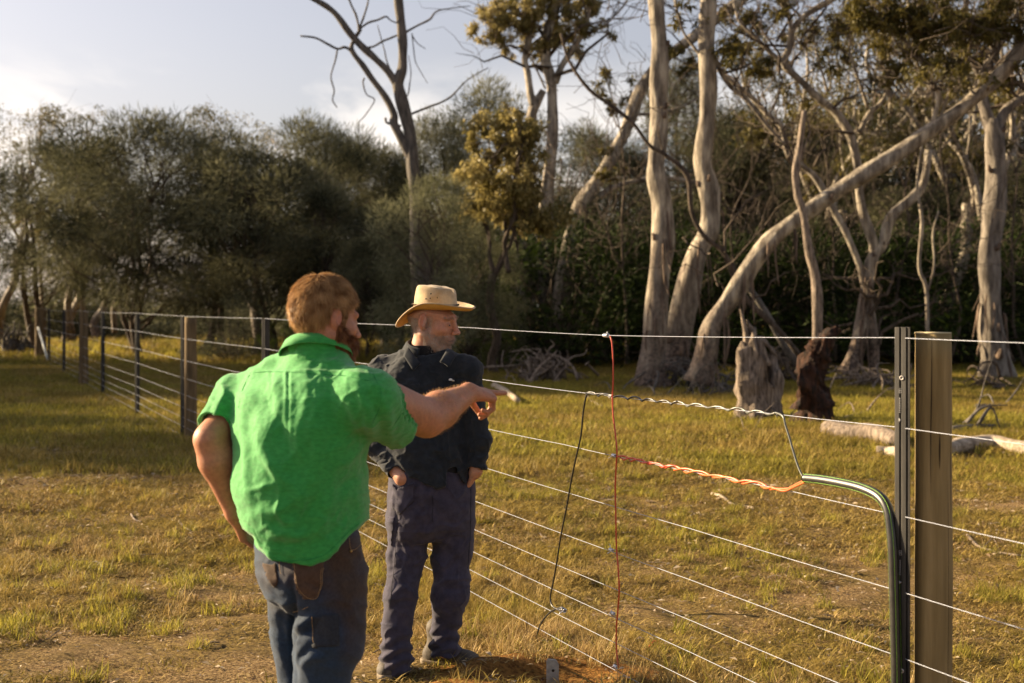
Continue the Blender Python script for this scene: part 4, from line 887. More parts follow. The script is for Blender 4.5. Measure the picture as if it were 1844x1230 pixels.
# striped pipe
M['pipe'] = mat('black_poly_pipe', (.012, .012, .011), (.030, .028, .024), scale=30, rough=.36, spec=.7)
M['stripe'] = mat('lime_green_stripe', (.28, .55, .06), rough=.4)
pc = [Fp(x, y, .03) for x, y in [(1450, 861), (1480, 864), (1520, 871), (1555, 880), (1583, 894), (1598, 915), (1604, 945), (1608, 990), (1610, 1050), (1612, 1130), (1614, 1240), (1615, 1400)]]+[FPt(1616, -.05, .03)]
c = catmull(np.array(pc), 8); pr = .0162
e = empty('poly_pipe', (*c[-1][:2], 0), 'black poly pipe with lime green stripes bending down beside the black fence post', 'pipe')
nose = np.vstack([c, c[::-1][-0:]]) if False else c
V, F = tube(c, pr, 20, cap=False); n_ = 20
Vi, Fi = tube(c[:8], pr*.8, 20, cap=False); Fi = [f[::-1] for f in Fi]; nV = len(V); V = np.vstack([V, Vi]); F = F+[[a+nV for a in f] for f in Fi]+[[j, nV+j, nV+(j+1) % 20, (j+1) % 20] for j in range(20)]
child('pipe_wall', V, F, M['pipe'], e)
T = np.gradient(c, axis=0); T /= np.linalg.norm(T, axis=1)[:, None]
nrm = np.array([-.929, -.371, 0.])
for a in (-1.1, .75, 2.5, 3.9):
    s = []
    for ci, ti in zip(c, T):
        u = nrm-ti*np.dot(nrm, ti); u /= np.linalg.norm(u); v = np.cross(ti, u); s.append(ci+(u*math.cos(a)+v*math.sin(a))*(pr-.0004))
    V, F = tube(np.array(s), .0009, 5); child('green_stripe', V, F, M['stripe'], e)
# stake
M['stake'] = mat('weathered_grey_stake', (.22, .21, .19), (.38, .36, .32), scale=30, bump=.4, bdist=.003, rough=.8)
Yk = 6.30; zt = HC-(1188-550)/FP*Yk; xk = (995-922)/FP*Yk; w = 11/FP*Yk
outl = [(-w, -.12), (w, -.12), (w*1.02, zt-.022), (w*.7, zt-.006), (w*.45, zt), (-w*.8, zt+.004), (-w, zt-.01)]
V_ = [(xk+a+.0*b, Yk-.010, b) for a, b in outl]+[(xk+a, Yk+.010, b) for a, b in outl]; n = len(outl)
e = empty('earth_stake', (xk, Yk, 0), 'flat grey earth stake driven into orange dug soil under the cable loop', 'stake')
o = child('stake_body', V_, [list(range(n)), list(range(n, 2*n))[::-1]]+[[i, n+i, n+(i+1) % n, (i+1) % n] for i in range(n)], M['stake'], e, smooth=False)
V_, F_ = tube(np.array([[xk+.002, Yk-.0105, zt-.045], [xk+.002, Yk-.0125, zt-.045]]), .006, 12); child('bolt_hole', V_, F_, M['crack'], e)
# ------------------------------------------------------------------ people: implicit surfaces
f32 = np.float32
def smin(a, b, k): h = np.clip(.5+.5*(b-a)/k, 0, 1); return b*(1-h)+a*h-k*h*(1-h)
def smax(a, b, k): return -smin(-a, -b, k)
def cap(p, a, b, ra, rb):
    a = np.asarray(a, f32); b = np.asarray(b, f32); d = b-a; t = np.clip(((p-a)@d)/float(d@d), 0, 1)
    return np.linalg.norm(p-a-t[:, None]*d, axis=1)-(ra+(rb-ra)*t)
def ell(p, c, r, R=None):
    q = p-np.asarray(c, f32)
    if R is not None: q = q@np.asarray(R, f32)
    r = np.asarray(r, f32); k0 = np.linalg.norm(q/r, axis=1); k1 = np.linalg.norm(q/(r*r), axis=1)+1e-9
    return k0*(k0-1)/k1
def chain(p, pts, rad, k=.02):
    d = None
    for i in range(len(pts)-1):
        c = cap(p, pts[i], pts[i+1], rad[i], rad[i+1]); d = c if d is None else smin(d, c, k)
    return d
def loft(p, zs, cx, cy, a, b, yaw, pw=2.3):
    """stack of rounded slices; a across, b front to back; yaw turns the across axis"""
    z = p[:, 2]; o = np.argsort(zs); zs = np.asarray(zs)[o]; I = lambda v: np.interp(z, zs, np.asarray(v)[o]).astype(f32)
    dx = p[:, 0]-I(cx); dy = p[:, 1]-I(cy); u = dx*math.cos(yaw)+dy*math.sin(yaw); v = -dx*math.sin(yaw)+dy*math.cos(yaw)
    A = I(a); B = I(b); k = (np.abs(u/A)**pw+np.abs(v/B)**pw)**(1/pw); d = (k-1)*np.minimum(A, B)*.92
    return np.maximum(d, np.maximum(zs[0]-z, z-zs[-1]))
def polygonize(f, lo, hi, h):
    lo = np.asarray(lo, float); hi = np.asarray(hi, float); nb = np.ceil((hi-lo)/(4*h)).astype(int)+1; n = nb*4
    g = np.stack(np.meshgrid(*[np.arange(k) for k in nb], indexing='ij'), -1).reshape(-1, 3)
    dc = f((lo+(g*4+1.5)*h).astype(f32)); act = np.abs(dc) < 4*h*1.35+.012
    D = np.repeat(np.repeat(np.repeat(dc.reshape(nb), 4, 0), 4, 1), 4, 2).astype(f32)
    ga = g[act]*4; of = np.stack(np.meshgrid(*[np.arange(4)]*3, indexing='ij'), -1).reshape(-1, 3)
    for s in range(0, len(ga), 6000):
        q = (ga[s:s+6000, None]+of[None]).reshape(-1, 3); D[q[:, 0], q[:, 1], q[:, 2]] = f((lo+q*h).astype(f32))
    D[D == 0] = 1e-7
    S = D < 0; n = np.array(D.shape); cnt = np.zeros(n-1, np.int8)
    for o in of[(of < 2).all(1)]: cnt += S[o[0]:n[0]-1+o[0], o[1]:n[1]-1+o[1], o[2]:n[2]-1+o[2]]
    cells = np.argwhere((cnt > 0) & (cnt < 8)); idx = np.full(n-1, -1, np.int32); idx[tuple(cells.T)] = np.arange(len(cells))
    acc = np.zeros((len(cells), 3)); m = np.zeros(len(cells))
    cor = [(a, b, c) for a in (0, 1) for b in (0, 1) for c in (0, 1)]
    for a in cor:
        for ax in range(3):
            if a[ax]: continue
            b = list(a); b[ax] = 1; A = cells+a; B = cells+b; va = D[tuple(A.T)]; vb = D[tuple(B.T)]; x = (va < 0) != (vb < 0)
            t = va[x]/(va[x]-vb[x]); acc[x] += A[x]-cells[x]+t[:, None]*(B[x]-A[x]); m[x] += 1
    V = lo+(cells+acc/m[:, None])*h; Q = []
    for ax in range(3):
        u, w = (ax+1) % 3, (ax+2) % 3; s0 = [slice(0, n[k]-1) for k in range(3)]; s1 = list(s0); s1[ax] = slice(1, n[ax])
        A = S[tuple(s0)]; B = S[tuple(s1)]; e = np.argwhere(A != B); e = e[(e[:, u] > 0) & (e[:, w] > 0)]
        eu = np.zeros(3, int); eu[u] = 1; ew = np.zeros(3, int); ew[w] = 1
        q = np.stack([idx[tuple((e-eu-ew).T)], idx[tuple((e-ew).T)], idx[tuple(e.T)], idx[tuple((e-eu).T)]], 1)
        fl = ~A[tuple(e.T)]; q[fl] = q[fl][:, ::-1]; Q.append(q)
    Q = np.vstack(Q); Q = Q[(Q >= 0).all(1)]; return V, Q
def vnormals(V, F):
    n = np.cross(V[F[:, 2]]-V[F[:, 0]], V[F[:, 3]]-V[F[:, 1]]); N_ = np.zeros_like(V)
    for k in range(4): np.add.at(N_, F[:, k], n)
    return N_/(np.linalg.norm(N_, axis=1)[:, None]+1e-12)
def relax(V, F, it=1, w=.5):
    for _ in range(it):
        A = np.zeros_like(V); c = np.zeros(len(V))
        for a, b in ((0, 1), (1, 2), (2, 3), (3, 0)):
            np.add.at(A, F[:, a], V[F[:, b]]); np.add.at(A, F[:, b], V[F[:, a]]); np.add.at(c, F[:, a], 1); np.add.at(c, F[:, b], 1)
        V = V*(1-w)+w*A/np.maximum(c, 1)[:, None]
    return V
def ridged(p, s=0, o=2): return 1-np.abs(fbm(p, s, o))*1.6
def crease(p, s=0): return np.clip(1-np.abs(fbm(p, s, 2))*2.6, 0, 1)**2
def px_of(V): return 922+FP*V[:, 0]/V[:, 1], 550-FP*(V[:, 2]-HC)/V[:, 1]
def seg_dist(x, y, pts):
    d = np.full(len(x), 1e9); tt = np.zeros(len(x)); L = len(pts)-1
    for i in range(L):
        ax, ay = pts[i]; bx, by = pts[i+1]; dx, dy = bx-ax, by-ay; t = np.clip(((x-ax)*dx+(y-ay)*dy)/(dx*dx+dy*dy), 0, 1)
        q = np.hypot(x-ax-t*dx, y-ay-t*dy); m = q < d; d[m] = q[m]; tt[m] = ((i+t)/L)[m]
    return d, tt
def folds(V, N_, lst, facing=None):
    """raised (+) and sunk (-) cloth folds along given lines: (points, amount, width, both in metres/pixels)"""
    x, y = px_of(V); front = np.clip(-(N_[:, 1])*3+.6, 0, 1); o = np.zeros(len(V))
    for pts, amp, w in lst:
        d, t = seg_dist(x, y, pts); taper = np.sin(np.clip(t, .03, .97)*PI)**.6; o += amp*np.exp(-(d/w)**2)*taper
    return o*front
def inpoly(x, y, poly):
    r = np.zeros(len(x), bool); n = len(poly); j = n-1
    for i in range(n):
        xi, yi = poly[i]; xj, yj = poly[j]; c = ((yi > y) != (yj > y)) & (x < (xj-xi)*(y-yi)/(yj-yi+1e-9)+xi); r ^= c; j = i
    return r
def patch(name, V, F, N_, poly, m, parent, lift=.0022, attrs=None):
    """a sewn-on piece lying on a garment: the cloth inside an outline, lifted off and given thickness"""
    x, y = px_of(V); k = inpoly(x, y, poly) & (N_[:, 1] < -.05); fk = k[F].all(1); f = F[fk]
    if len(f) < 4: return None
    d0 = np.median(V[f[:, 0], 1]); f = f[np.abs(V[f[:, 0], 1]-d0) < .035]
    u, inv = np.unique(f, return_inverse=True); f2 = inv.reshape(f.shape); v = V[u]+N_[u]*lift; n = len(u)
    e = np.sort(np.stack([f2, np.roll(f2, -1, 1)], -1).reshape(-1, 2), 1); eo = np.stack([f2, np.roll(f2, -1, 1)], -1).reshape(-1, 2)
    _, ix, c = np.unique(e, axis=0, return_index=True, return_counts=True); b = eo[ix[c == 1]]
    v2 = np.vstack([v, V[u]-N_[u]*.002]); q = np.vstack([f2, np.stack([b[:, 1], b[:, 0], b[:, 0]+n, b[:, 1]+n], 1)])
    at = {k_: np.concatenate([a[u], a[u]]) for k_, a in attrs.items()} if attrs else None
    return child2(name, v2, q, m, parent, attrs=at)
ROOT = {}
def child2(name, V, F, m, parent, **kw):
    r = parent
    while r.parent: r = r.parent
    return mesh(name, np.asarray(V)-np.array(r.location), F, m, parent, **kw)
def stitch(name, pts3, r, m, parent):
    V, F = tube(catmull(np.array(pts3), 4) if len(pts3) > 2 else np.array(pts3), r, 5); return child2(name, V, F, m, parent)
def surf_line(V, N_, pts, lift=.001, step=6):
    """points on a garment's camera side below a pixel polyline"""
    x, y = px_of(V); k = N_[:, 1] < .1; Vk = V[k]; xk = x[k]; yk = y[k]; Nk = N_[k]; o = []
    for (ax, ay), (bx, by) in zip(pts[:-1], pts[1:]):
        n = max(2, int(math.hypot(bx-ax, by-ay)/step))
        for t in np.linspace(0, 1, n, endpoint=False):
            qx, qy = ax+(bx-ax)*t, ay+(by-ay)*t; d = np.hypot(xk-qx, yk-qy); c = np.where(d < 5)[0]
            if len(c) == 0: continue
            j = c[np.argmin(Vk[c, 1])]; o.append(Vk[j]+Nk[j]*lift)
    o = np.array(o)
    for _ in range(3):
        if len(o) > 4: o[1:-1] = .25*o[:-2]+.5*o[1:-1]+.25*o[2:]
    return o
# ---- head in its own frame: x forward, y to the person's left, z up
def head_sdf(q, s=1.0, heavy=0.0, nose=1.0):
    d = ell(q, (-.012, 0, .045), (.098, .076, .083))
    d = smin(d, ell(q, (-.045, 0, .02), (.060, .066, .070)), .03)
    d = smin(d, ell(q, (.038, 0, -.030), (.056, .056, .078)), .035)
    for sy in (-1, 1):
        d = smin(d, cap(q, (-.005, sy*.056, -.048), (.055, sy*.030, -.098), .020+heavy*.006, .017), .03)
        d = smin(d, ell(q, (.058, sy*.043, -.022), (.026, .024, .022)), .022)
        d = smin(d, cap(q, (.078, sy*.044, .026), (.090, sy*.012, .020), .010, .009), .014)
    d = smin(d, ell(q, (.070, 0, -.100), (.024, .026, .018)), .022)
    for sy in (-1, 1):
        d = smax(d, -ell(q, (.102, sy*.033, .004), (.016, .021, .013)), .014)
        d = smin(d, ell(q, (.076, sy*.032, .002), (.0160, .0165, .0130)), .008)       # lids over the eye
        d = smax(d, -cap(q, (.0955, sy*.022, .001), (.090, sy*.044, -.001), .0022, .0022), .003)
    d = smin(d, cap(q, (.090, 0, .020), (.113, 0, -.024), .0085, .0115*nose), .012)
    d = smin(d, ell(q, (.118, 0, -.029), (.012, .0125, .010)), .006)
    for sy in (-1, 1): d = smin(d, ell(q, (.108, sy*.0145, -.033), (.011, .007, .008)), .006); d = smax(d, -ell(q, (.113, sy*.009, -.041), (.005, .004, .004)), .003)
    d = smin(d, ell(q, (.084, 0, -.064), (.020, .030, .022)), .016)
    d = smin(d, cap(q, (.096, -.020, -.0605), (.096, .020, -.0605), .0058, .0058), .006)
    d = smin(d, cap(q, (.094, -.017, -.073), (.094, .017, -.073), .0070, .0070), .006)
    d = smax(d, -cap(q, (.100, -.026, -.0668), (.1035, 0, -.0660), .0022, .0026), .003); d = smax(d, -cap(q, (.100, .026, -.0668), (.1035, 0, -.0660), .0022, .0026), .003)
    d = smax(d, -ell(q, (.095, 0, -.086), (.010, .018, .005)), .008)
    for sy in (-1, 1):  # ears: rim, bowl, lobe
        R = np.array([[math.cos(.45), 0, math.sin(.2)], [0, 1, 0], [-math.sin(.2), 0, 1]])
        d = smin(d, ell(q, (-.010, sy*.081, .002), (.019, .011, .032)), .007)
        d = smax(d, -ell(q, (-.004, sy*.0915, .006), (.0110, .007, .022)), .004)
        d = smin(d, ell(q, (-.003, sy*.083, -.002), (.0055, .004, .010)), .004)
        d = smin(d, ell(q, (-.006, sy*.076, -.026), (.009, .006, .010)), .005)
    return d*s
def head_frame(fwd, pitch, roll, origin, s):
    f = np.array([fwd[0], fwd[1], 0.]); f /= np.linalg.norm(f); l = np.array([-f[1], f[0], 0]); u = np.array([0, 0, 1.])
    cp, sp = math.cos(pitch), math.sin(pitch); f2 = f*cp-u*sp; u2 = f*sp+u*cp
    cr_, sr = math.cos(roll), math.sin(roll); l2 = l*cr_+u2*sr; u3 = -l*sr+u2*cr_
    return dict(R=np.stack([f2, l2, u3], 1), o=np.asarray(origin, float), s=s)
def to_head(p, H): return ((p-H['o'].astype(f32))@H['R'].astype(f32)/f32(H['s'])).astype(f32)
def from_head(q, H): return (np.asarray(q)*H['s'])@H['R'].T+H['o']
def strands(V, N_, H, region, flow, n, ln, wd, seed, lift=.35, mats=None):
    """short hairs rooted on the scalp mesh, swept along flow(local point)"""
    r = np.random.RandomState(seed); q = to_head(V.astype(f32), H); k = np.where(region(q))[0]
    if len(k) == 0: return None
    j = k[r.randint(0, len(k), n)]; c = V[j]+r.randn(n, 3)*.0012; nn = N_[j]; fl = flow(q[j])@H['R'].T; fl = fl-nn*np.sum(fl*nn, 1)[:, None]; fl /= np.linalg.norm(fl, axis=1)[:, None]+1e-9
    # clumping
    cl = fbm(q[j].astype(float)*70, seed, 1)[:, None]; side = np.cross(nn, fl); fl = fl+side*cl*.55+r.randn(n, 3)*.13; L = (ln*(.6+.7*r.rand(n)))[:, None]
    w = np.cross(fl, nn+r.randn(n, 3)*.5); w /= np.linalg.norm(w, axis=1)[:, None]+1e-9; w = w*wd*.5
    lf = lift*(.6+.8*r.rand(n))[:, None]; p0 = c-nn*.002; p1 = c+(fl*.5+nn*lf*.55)*L; p2 = c+(fl+nn*lf*.75)*L
    V2 = np.stack([p0-w, p0+w, p1-w*.9, p1+w*.9, p2-w*.2, p2+w*.2], 1).reshape(-1, 3); b = np.arange(n)[:, None]*6
    F2 = np.vstack([b+np.array([0, 1, 3, 2]), b+np.array([2, 3, 5, 4])]); return V2, F2, np.repeat(np.clip(.45+.75*fbm(q[j].astype(float)*45, seed+3, 2)+.35*(r.rand(n)-.5), 0, 1), 6)
# ---- hand: palm and five fingers from wrist frame; pose = curl of each finger
def hand_sdf(p, wrist, d_, palm_n, side, s=1.0, curls=(.2, .3, .4, .5), thumb=.5, spread=.1):
    """wrist point, direction to the knuckles, back-of-hand normal, side (+1: thumb on d x n side)"""
    d = np.asarray(d_, float); d /= np.linalg.norm(d); n = np.asarray(palm_n, float); n -= d*np.dot(n, d); n /= np.linalg.norm(n); t = np.cross(d, n)*side
    w = np.asarray(wrist, float); at = lambda a, b, c: w+(d*a+t*b+n*c)*s
    D = cap(p, at(-.01, 0, 0), at(.02, .004, 0), .026*s, .024*s)
    for k, y in enumerate((.028, .009, -.010, -.027)):
        D = smin(D, cap(p, at(.015, y*.55, 0), at(.088-.006*abs(k-1), y, .004), .0165*s, .0125*s), .012*s)
    L = [(.046, .027, .022), (.050, .031, .023), (.046, .029, .022), (.036, .022, .019)]
    for k, y in enumerate((.028, .009, -.010, -.027)):
        a = at(.088-.006*abs(k-1), y, .004); ang = curls[k]*.9; sp = spread*(1.2-k)*.8; r0 = [.0098, .0102, .0096, .0085][k]*s
        for j in range(3):
            dir_ = d*math.cos(ang)*math.cos(sp)+t*math.sin(sp)*math.cos(ang)-n*math.sin(ang); b = a+dir_*L[k][j]*s
            c = cap(p, a, b, r0, r0*.92); D = smin(D, c, .004*s if j == 0 else .002*s); a = b; r0 *= .92; ang += curls[k]*(1.0 if j == 0 else .7)
    a = at(.015, .022, -.004); b = at(.048, .048, -.012-.02*thumb); c_ = at(.076, .056-.012*thumb, -.020-.032*thumb); e_ = at(.100, .054-.028*thumb, -.026-.045*thumb)
    D = smin(D, cap(p, a, b, .017*s, .013*s), .014*s); D = smin(D, cap(p, b, c_, .0125*s, .0105*s), .003*s); return smin(D, cap(p, c_, e_, .0105*s, .0088*s), .002*s)
# skin and cloth materials
M['skin'] = mat('sunned_skin', (.82, .78, .76), (1.1, 1.06, 1.0), scale=90, rough=.52, attr='paint', sss=.12, bump=.25, bscale=260, bdist=.0015, spec=.35, lo=.3, hi=.7)
M['green'] = mat('green_linen_shirt', (.021, .25, .042), (.037, .335, .064), scale=60, stretch=(1, 1, 2), rough=.75, bump=.35, bscale=420, bdist=.0012, sheen=.25, spec=.2)
M['navy'] = mat('faded_charcoal_navy_cotton', (.009, .013, .019), (.018, .023, .031), scale=30, rough=.85, bump=.35, bscale=380, bdist=.0012, sheen=.12, spec=.15)
M['denim'] = mat('worn_denim', (.6, .6, .6), (.9, .9, .9), scale=120, rough=.85, attr='paint', bump=.4, bscale=500, bdist=.0012, spec=.15, sheen=.1)
M['purple'] = mat('faded_purple_navy_work_trousers', (.028, .026, .046), (.050, .045, .074), scale=26, rough=.88, bump=.35, bscale=400, bdist=.0012, sheen=.12, spec=.15)
M['thread'] = mat('tan_thread', (.30, .19, .09), rough=.7)
M['gthread'] = mat('green_thread', (.016, .20, .05), rough=.8)
M['nthread'] = mat('dark_thread', (.012, .014, .02), rough=.8)
M['tee'] = mat('black_tee_cotton', (.012, .012, .014), rough=.9, bump=.2, bscale=300, bdist=.001)
M['hairg'] = leafmat('red_blond_hair', (.26, .135, .055), (.62, .40, .19), .3, rough=.42)
M['beardg'] = leafmat('red_brown_beard', (.12, .045, .018), (.34, .15, .06), .25, rough=.45)
M['beardo'] = leafmat('grey_stubble', (.26, .20, .16), (.60, .54, .48), .2, rough=.5)
M['hat'] = mat('tan_suede_hat', (.38, .25, .11), (.62, .46, .26), scale=14, rough=.8, bump=.35, bscale=60, bdist=.002, c3=(.46, .345, .21), sheen=.2)
M['hatu'] = mat('golden_hat_lining', (.52, .29, .06), (.64, .40, .12), scale=12, rough=.8, bump=.2, bdist=.002)
M['lace'] = mat('dark_leather_lacing', (.03, .02, .015), rough=.6)
M['boot'] = mat('scuffed_dark_boot', (.035, .03, .026), (.12, .10, .08), scale=22, rough=.7, bump=.3, bdist=.003)
M['sole'] = mat('tan_rubber_sole', (.16, .13, .09), (.26, .21, .15), scale=30, rough=.8)
M['eye'] = mat('eye_white', (.7, .68, .64), rough=.2, spec=.6); M['iris'] = mat('blue_grey_iris', (.05, .07, .09), rough=.2)
M['label'] = mat('white_woven_tag', (.75, .75, .74), rough=.8); M['brass'] = mat('brass_rivet', (.5, .33, .12), rough=.35, metal=.9)
def skin_paint(V, base=(.46, .235, .15), red=None, lst=()):
    n = len(V); c = np.tile(np.array(base), (n, 1)); nz = fbm(V*22., 5, 3)[:, None]; c = c*(1+.10*nz); c[:, 0] *= (1+.05*fbm(V*60., 8, 2)); 
    for w, col in lst: c = c*(1-w[:, None])+np.array(col)*w[:, None]
    return np.clip(c, 0.01, 1)
def gauss(q, c, r): return np.exp(-np.sum(((q-np.array(c))/np.array(r))**2, 1))
def shoe(name, ankle, dirv, parent, L=.29, wd=.052):
    """boot with welted sole, rounded toe and laces; its sole rests on the ground"""
    d = np.array([dirv[0], dirv[1], 0.]); d /= np.linalg.norm(d); s = np.array([-d[1], d[0], 0]); o = np.array([ankle[0], ankle[1], gz(ankle[0], ankle[1])-.004])
    R = np.stack([d, s, [0, 0, 1]], 1)
    def f(p):
        q = ((p-o.astype(f32))@R.astype(f32)).astype(f32)
        a = ell(q, (.125, 0, .035), (.085, wd, .048)); a = smin(a, ell(q, (-.02, 0, .045), (.062, wd*.78, .055)), .04); a = smin(a, cap(q, (.06, 0, .06), (.0, 0, .10), .038, .046), .04); a = smin(a, cap(q, (0, 0, .08), (-.01, 0, .17), .045, .050), .02)
        return np.maximum(a, .016-q[:, 2])
    def g(p):
        q = ((p-o.astype(f32))@R.astype(f32)).astype(f32)
        x = q[:, 0]; hw_ = np.interp(x, [-.09, -.07, 0, .06, .14, .19, .215], [.015, .036, .040, .042, wd*.98, .038, .012]); return np.maximum(np.maximum(np.abs(q[:, 1])-hw_, np.abs(x-.062)-.152), np.abs(q[:, 2]-.014)-.014)*.9
    V, F = polygonize(f, o-[.3, .3, .05], o+[.3, .3, .3], .005); V = relax(V, F, 1); b = child2(name, V, F, M['boot'], parent)
    V, F = polygonize(g, o-[.3, .3, .05], o+[.3, .3, .3], .005); child2('sole', relax(V, F, 2), F, M['sole'], b)
    for k in range(5):
        x0 = .035+k*.020; z0 = .102-k*.009
        p_ = [o+R@np.array([x0, y_, z0-abs(y_)*.35+.006]) for y_ in (-.024, -.010, .010, .024)]; stitch('lace', p_, .0024, M['lace'], b)
    return b
# ================================================================== the man in the green shirt
YG = 4.2
g = lambda x, y, Y=YG: P(x, y, Y)
mG = YG/FP     # metres per photo pixel at his depth
yawG = math.atan2(-.64, .77)      # his right-hand axis, seen from above
pr_ = empty('person', G0(565, YG), 'bearded man in green short sleeved shirt, back turned, pointing to the right', 'person')
def lz(y): return HC-(y-550)*mG
HG = head_frame((.80, .60), .16, -.04, g(586, 577), .97)
SL, EL, WL = g(430, 716, 4.34), g(380, 792, 4.22), g(424, 922, 4.26)
SR, ER, WR = g(662, 714, 4.06), g(768, 752, 4.32), g(843, 709, 4.52)
HIPc = g(566, 1010)
def lofG(rows, infl=0.0, pw=2.3, depth=None):
    ys = [r[0] for r in rows]; zs = [lz(y) for y in ys]; cx = [((r[1]+r[2])/2-922)*mG for r in rows]
    half = [(r[2]-r[1])/2*mG for r in rows]; b = [r[3] for r in rows]; c, s = math.cos(yawG), math.sin(yawG)
    a = [math.sqrt(max(.0005, h*h-(bb*s)**2))/c for h, bb in zip(half, b)]
    cy = [r[4] if len(r) > 4 else YG for r in rows]
    return lambda p: loft(p, zs, cx, cy, np.array(a)+infl, np.array(b)+infl, yawG, pw)
torsoG = lofG([(645, 528, 622, .075), (662, 502, 636, .105), (684, 456, 652, .13), (712, 426, 664, .15), (760, 410, 667, .175), (820, 414, 664, .185), (880, 420, 663, .195), (940, 436, 666, .195), (985, 450, 665, .19), (1030, 460, 660, .185), (1080, 470, 655, .18)], 0, 2.05)
def bodyG_arms(p):
    d = chain(p, [SL, EL], [.052, .046], .02); d = smin(d, chain(p, [EL, EL*.72+WL*.28, WL], [.048, .056, .031], .02), .025)
    d2 = chain(p, [SR, ER], [.072, .056], .02); d2 = smin(d2, chain(p, [ER, ER*.70+WR*.30, WR], [.057, .057, .031], .02), .025)
    nf = g(897, 716, 4.60)-g(862, 712, 4.56)
    h = hand_sdf(p, WR+(WR-ER)*.06, g(902, 722, 4.62)-WR, (.15, -.35, .9), -1, 1.02, curls=(-.05, .95, 1.15, 1.25), thumb=1.0, spread=.10)
    d2 = smin(d2, h, .02)
    hl = hand_sdf(p, WL+(WL-EL)*.04, g(446, 975, 4.34)-WL, (-.8, -.3, .1), 1, 1.0, curls=(.5, .5, .5, .5), thumb=.2)
    d = smin(d, hl, .02)
    return np.minimum(d, d2)
def neckG(p):
    return cap(p, g(581, 592), g(567, 665, 4.20), .066, .080)
def headneckG(p):
    q = to_head(p, HG); d = head_sdf(q, HG['s'], heavy=1.0); return smin(d, neckG(p), .03)
# body mesh pieces: head with neck, torso core, arms, legs; one object
KL = (g(540, 1250, 4.34), g(545, 1500, 4.44)); KR = (g(571, 1262, 4.16), g(562, 1510, 4.20))
HL, HR = g(536, 1066, 4.28), g(598, 1078, 4.14)
parts = []
parts.append(polygonize(headneckG, HG['o']-[.2, .2, .30], HG['o']+[.2, .2, .2], .0030))
arms = lambda p: bodyG_arms(p)
parts.append(polygonize(arms, np.minimum.reduce([SL, EL, WL])-.12, np.maximum.reduce([SL, EL, WL])+.12, .0035))
parts.append(polygonize(arms, np.minimum.reduce([SR, ER, WR])-.11, np.maximum.reduce([SR, ER, WR])+[.22, .22, .11], .0030))
core = lambda p: smin(lofG([(650, 540, 606, .06), (700, 446, 644, .11), (800, 440, 640, .13), (900, 460, 630, .11), (1000, 500, 620, .09), (1070, 505, 620, .09)])(p), np.minimum(chain(p, [HL, KL[0], KL[1]], [.06, .045, .04]), chain(p, [HR, KR[0], KR[1]], [.06, .045, .04])), .012)
parts.append(polygonize(core, g(420, 1560)-[0, .4, 0], g(700, 640)+[0, .4, 0], .012))
Vb = []; Fb = []; n0 = 0
for V, F in parts: Vb.append(V); Fb.append(F+n0); n0 += len(V)
Vb = np.vstack(Vb); Fb = np.vstack(Fb); Vb = relax(Vb, Fb, 1, .35)
q = to_head(Vb.astype(f32), HG); near = (np.abs(q) < .2).all(1)
paint = skin_paint(Vb, (.44, .21, .125), lst=[(gauss(q, (.1, 0, -.066), (.02, .025, .012)), (.42, .13, .10)), (.5*(gauss(q, (0, .082, 0), (.03, .02, .035))+gauss(q, (0, -.082, 0), (.03, .02, .035))), (.50, .17, .11)), (.6*near*gauss(q, (-.06, 0, -.09), (.07, .08, .05)), (.46, .17, .10))])
o = child('body', Vb, Fb, M['skin'], pr_, attrs={'paint': paint})
# finger nails are too small to read; hair
hline = lambda x: np.interp(x, [-.12, -.07, -.042, -.036, -.031, .010, .013, .026, .031, .055, .090], [-.100, -.106, -.085, -.03, .036, .038, -.006, -.018, .040, .050, .082])
Vh, Fh = polygonize(lambda p: (lambda q: np.maximum(head_sdf(q, HG['s'])-.004-.006*np.clip((q[:, 2]-.05)/.08, 0, 1), (hline(q[:, 0])-q[:, 2]+.012*np.sin(q[:, 1]*260+q[:, 0]*180)*.15)*.8))(to_head(p, HG)), HG['o']-.2, HG['o']+.2, .0035)
Vh = relax(Vh, Fh, 2); Nh = vnormals(Vh, Fh); qh = to_head(Vh.astype(f32), HG)
flow = lambda q: np.stack([-(q[:, 0]+.055)*-1.0*9-.0, q[:, 1]*5, -np.ones(len(q))*.9+np.clip(q[:, 2]-.07, 0, 1)*12], 1)
reg = lambda q: q[:, 2] > hline(q[:, 0])-.004
s = strands(Vh, Nh, HG, reg, flow, 34000, .019, .0012, 4, lift=.26)
nh = len(Vh); r_ = np.random.RandomState(1)
child('hair', np.vstack([Vh, s[0]]), np.vstack([Fh, s[1]+nh]), M['hairg'], pr_, attrs={'tint': np.concatenate([.12+.25*r_.rand(nh), s[2]])})
brd = lambda x: np.interp(x, [-.02, .0, .02, .05, .085, .11], [-.02, -.016, -.014, -.040, -.050, -.048])
fb_ = lambda p: (lambda q: np.maximum(np.maximum(head_sdf(q, HG['s'], heavy=1.0)-.006-.008*np.clip((-.07-q[:, 2])/.05, 0, 1), (q[:, 2]-brd(q[:, 0]))*.8), np.maximum(-.004-q[:, 0], -.145-q[:, 2])))(to_head(p, HG))
Vr, Fr = polygonize(fb_, HG['o']-.2, HG['o']+.2, .0035); Vr = relax(Vr, Fr, 2); Nr = vnormals(Vr, Fr)
s = strands(Vr, Nr, HG, lambda q: q[:, 0] > -.002, lambda q: np.stack([.5+q[:, 0]*2, q[:, 1]*3, -np.ones(len(q))], 1), 9000, .015, .0012, 6, lift=.5)
nr = len(Vr); child('beard', np.vstack([Vr, s[0]]), np.vstack([Fr, s[1]+nr]), M['beardg'], pr_, attrs={'tint': np.concatenate([.1+.2*r_.rand(nr), s[2]])})
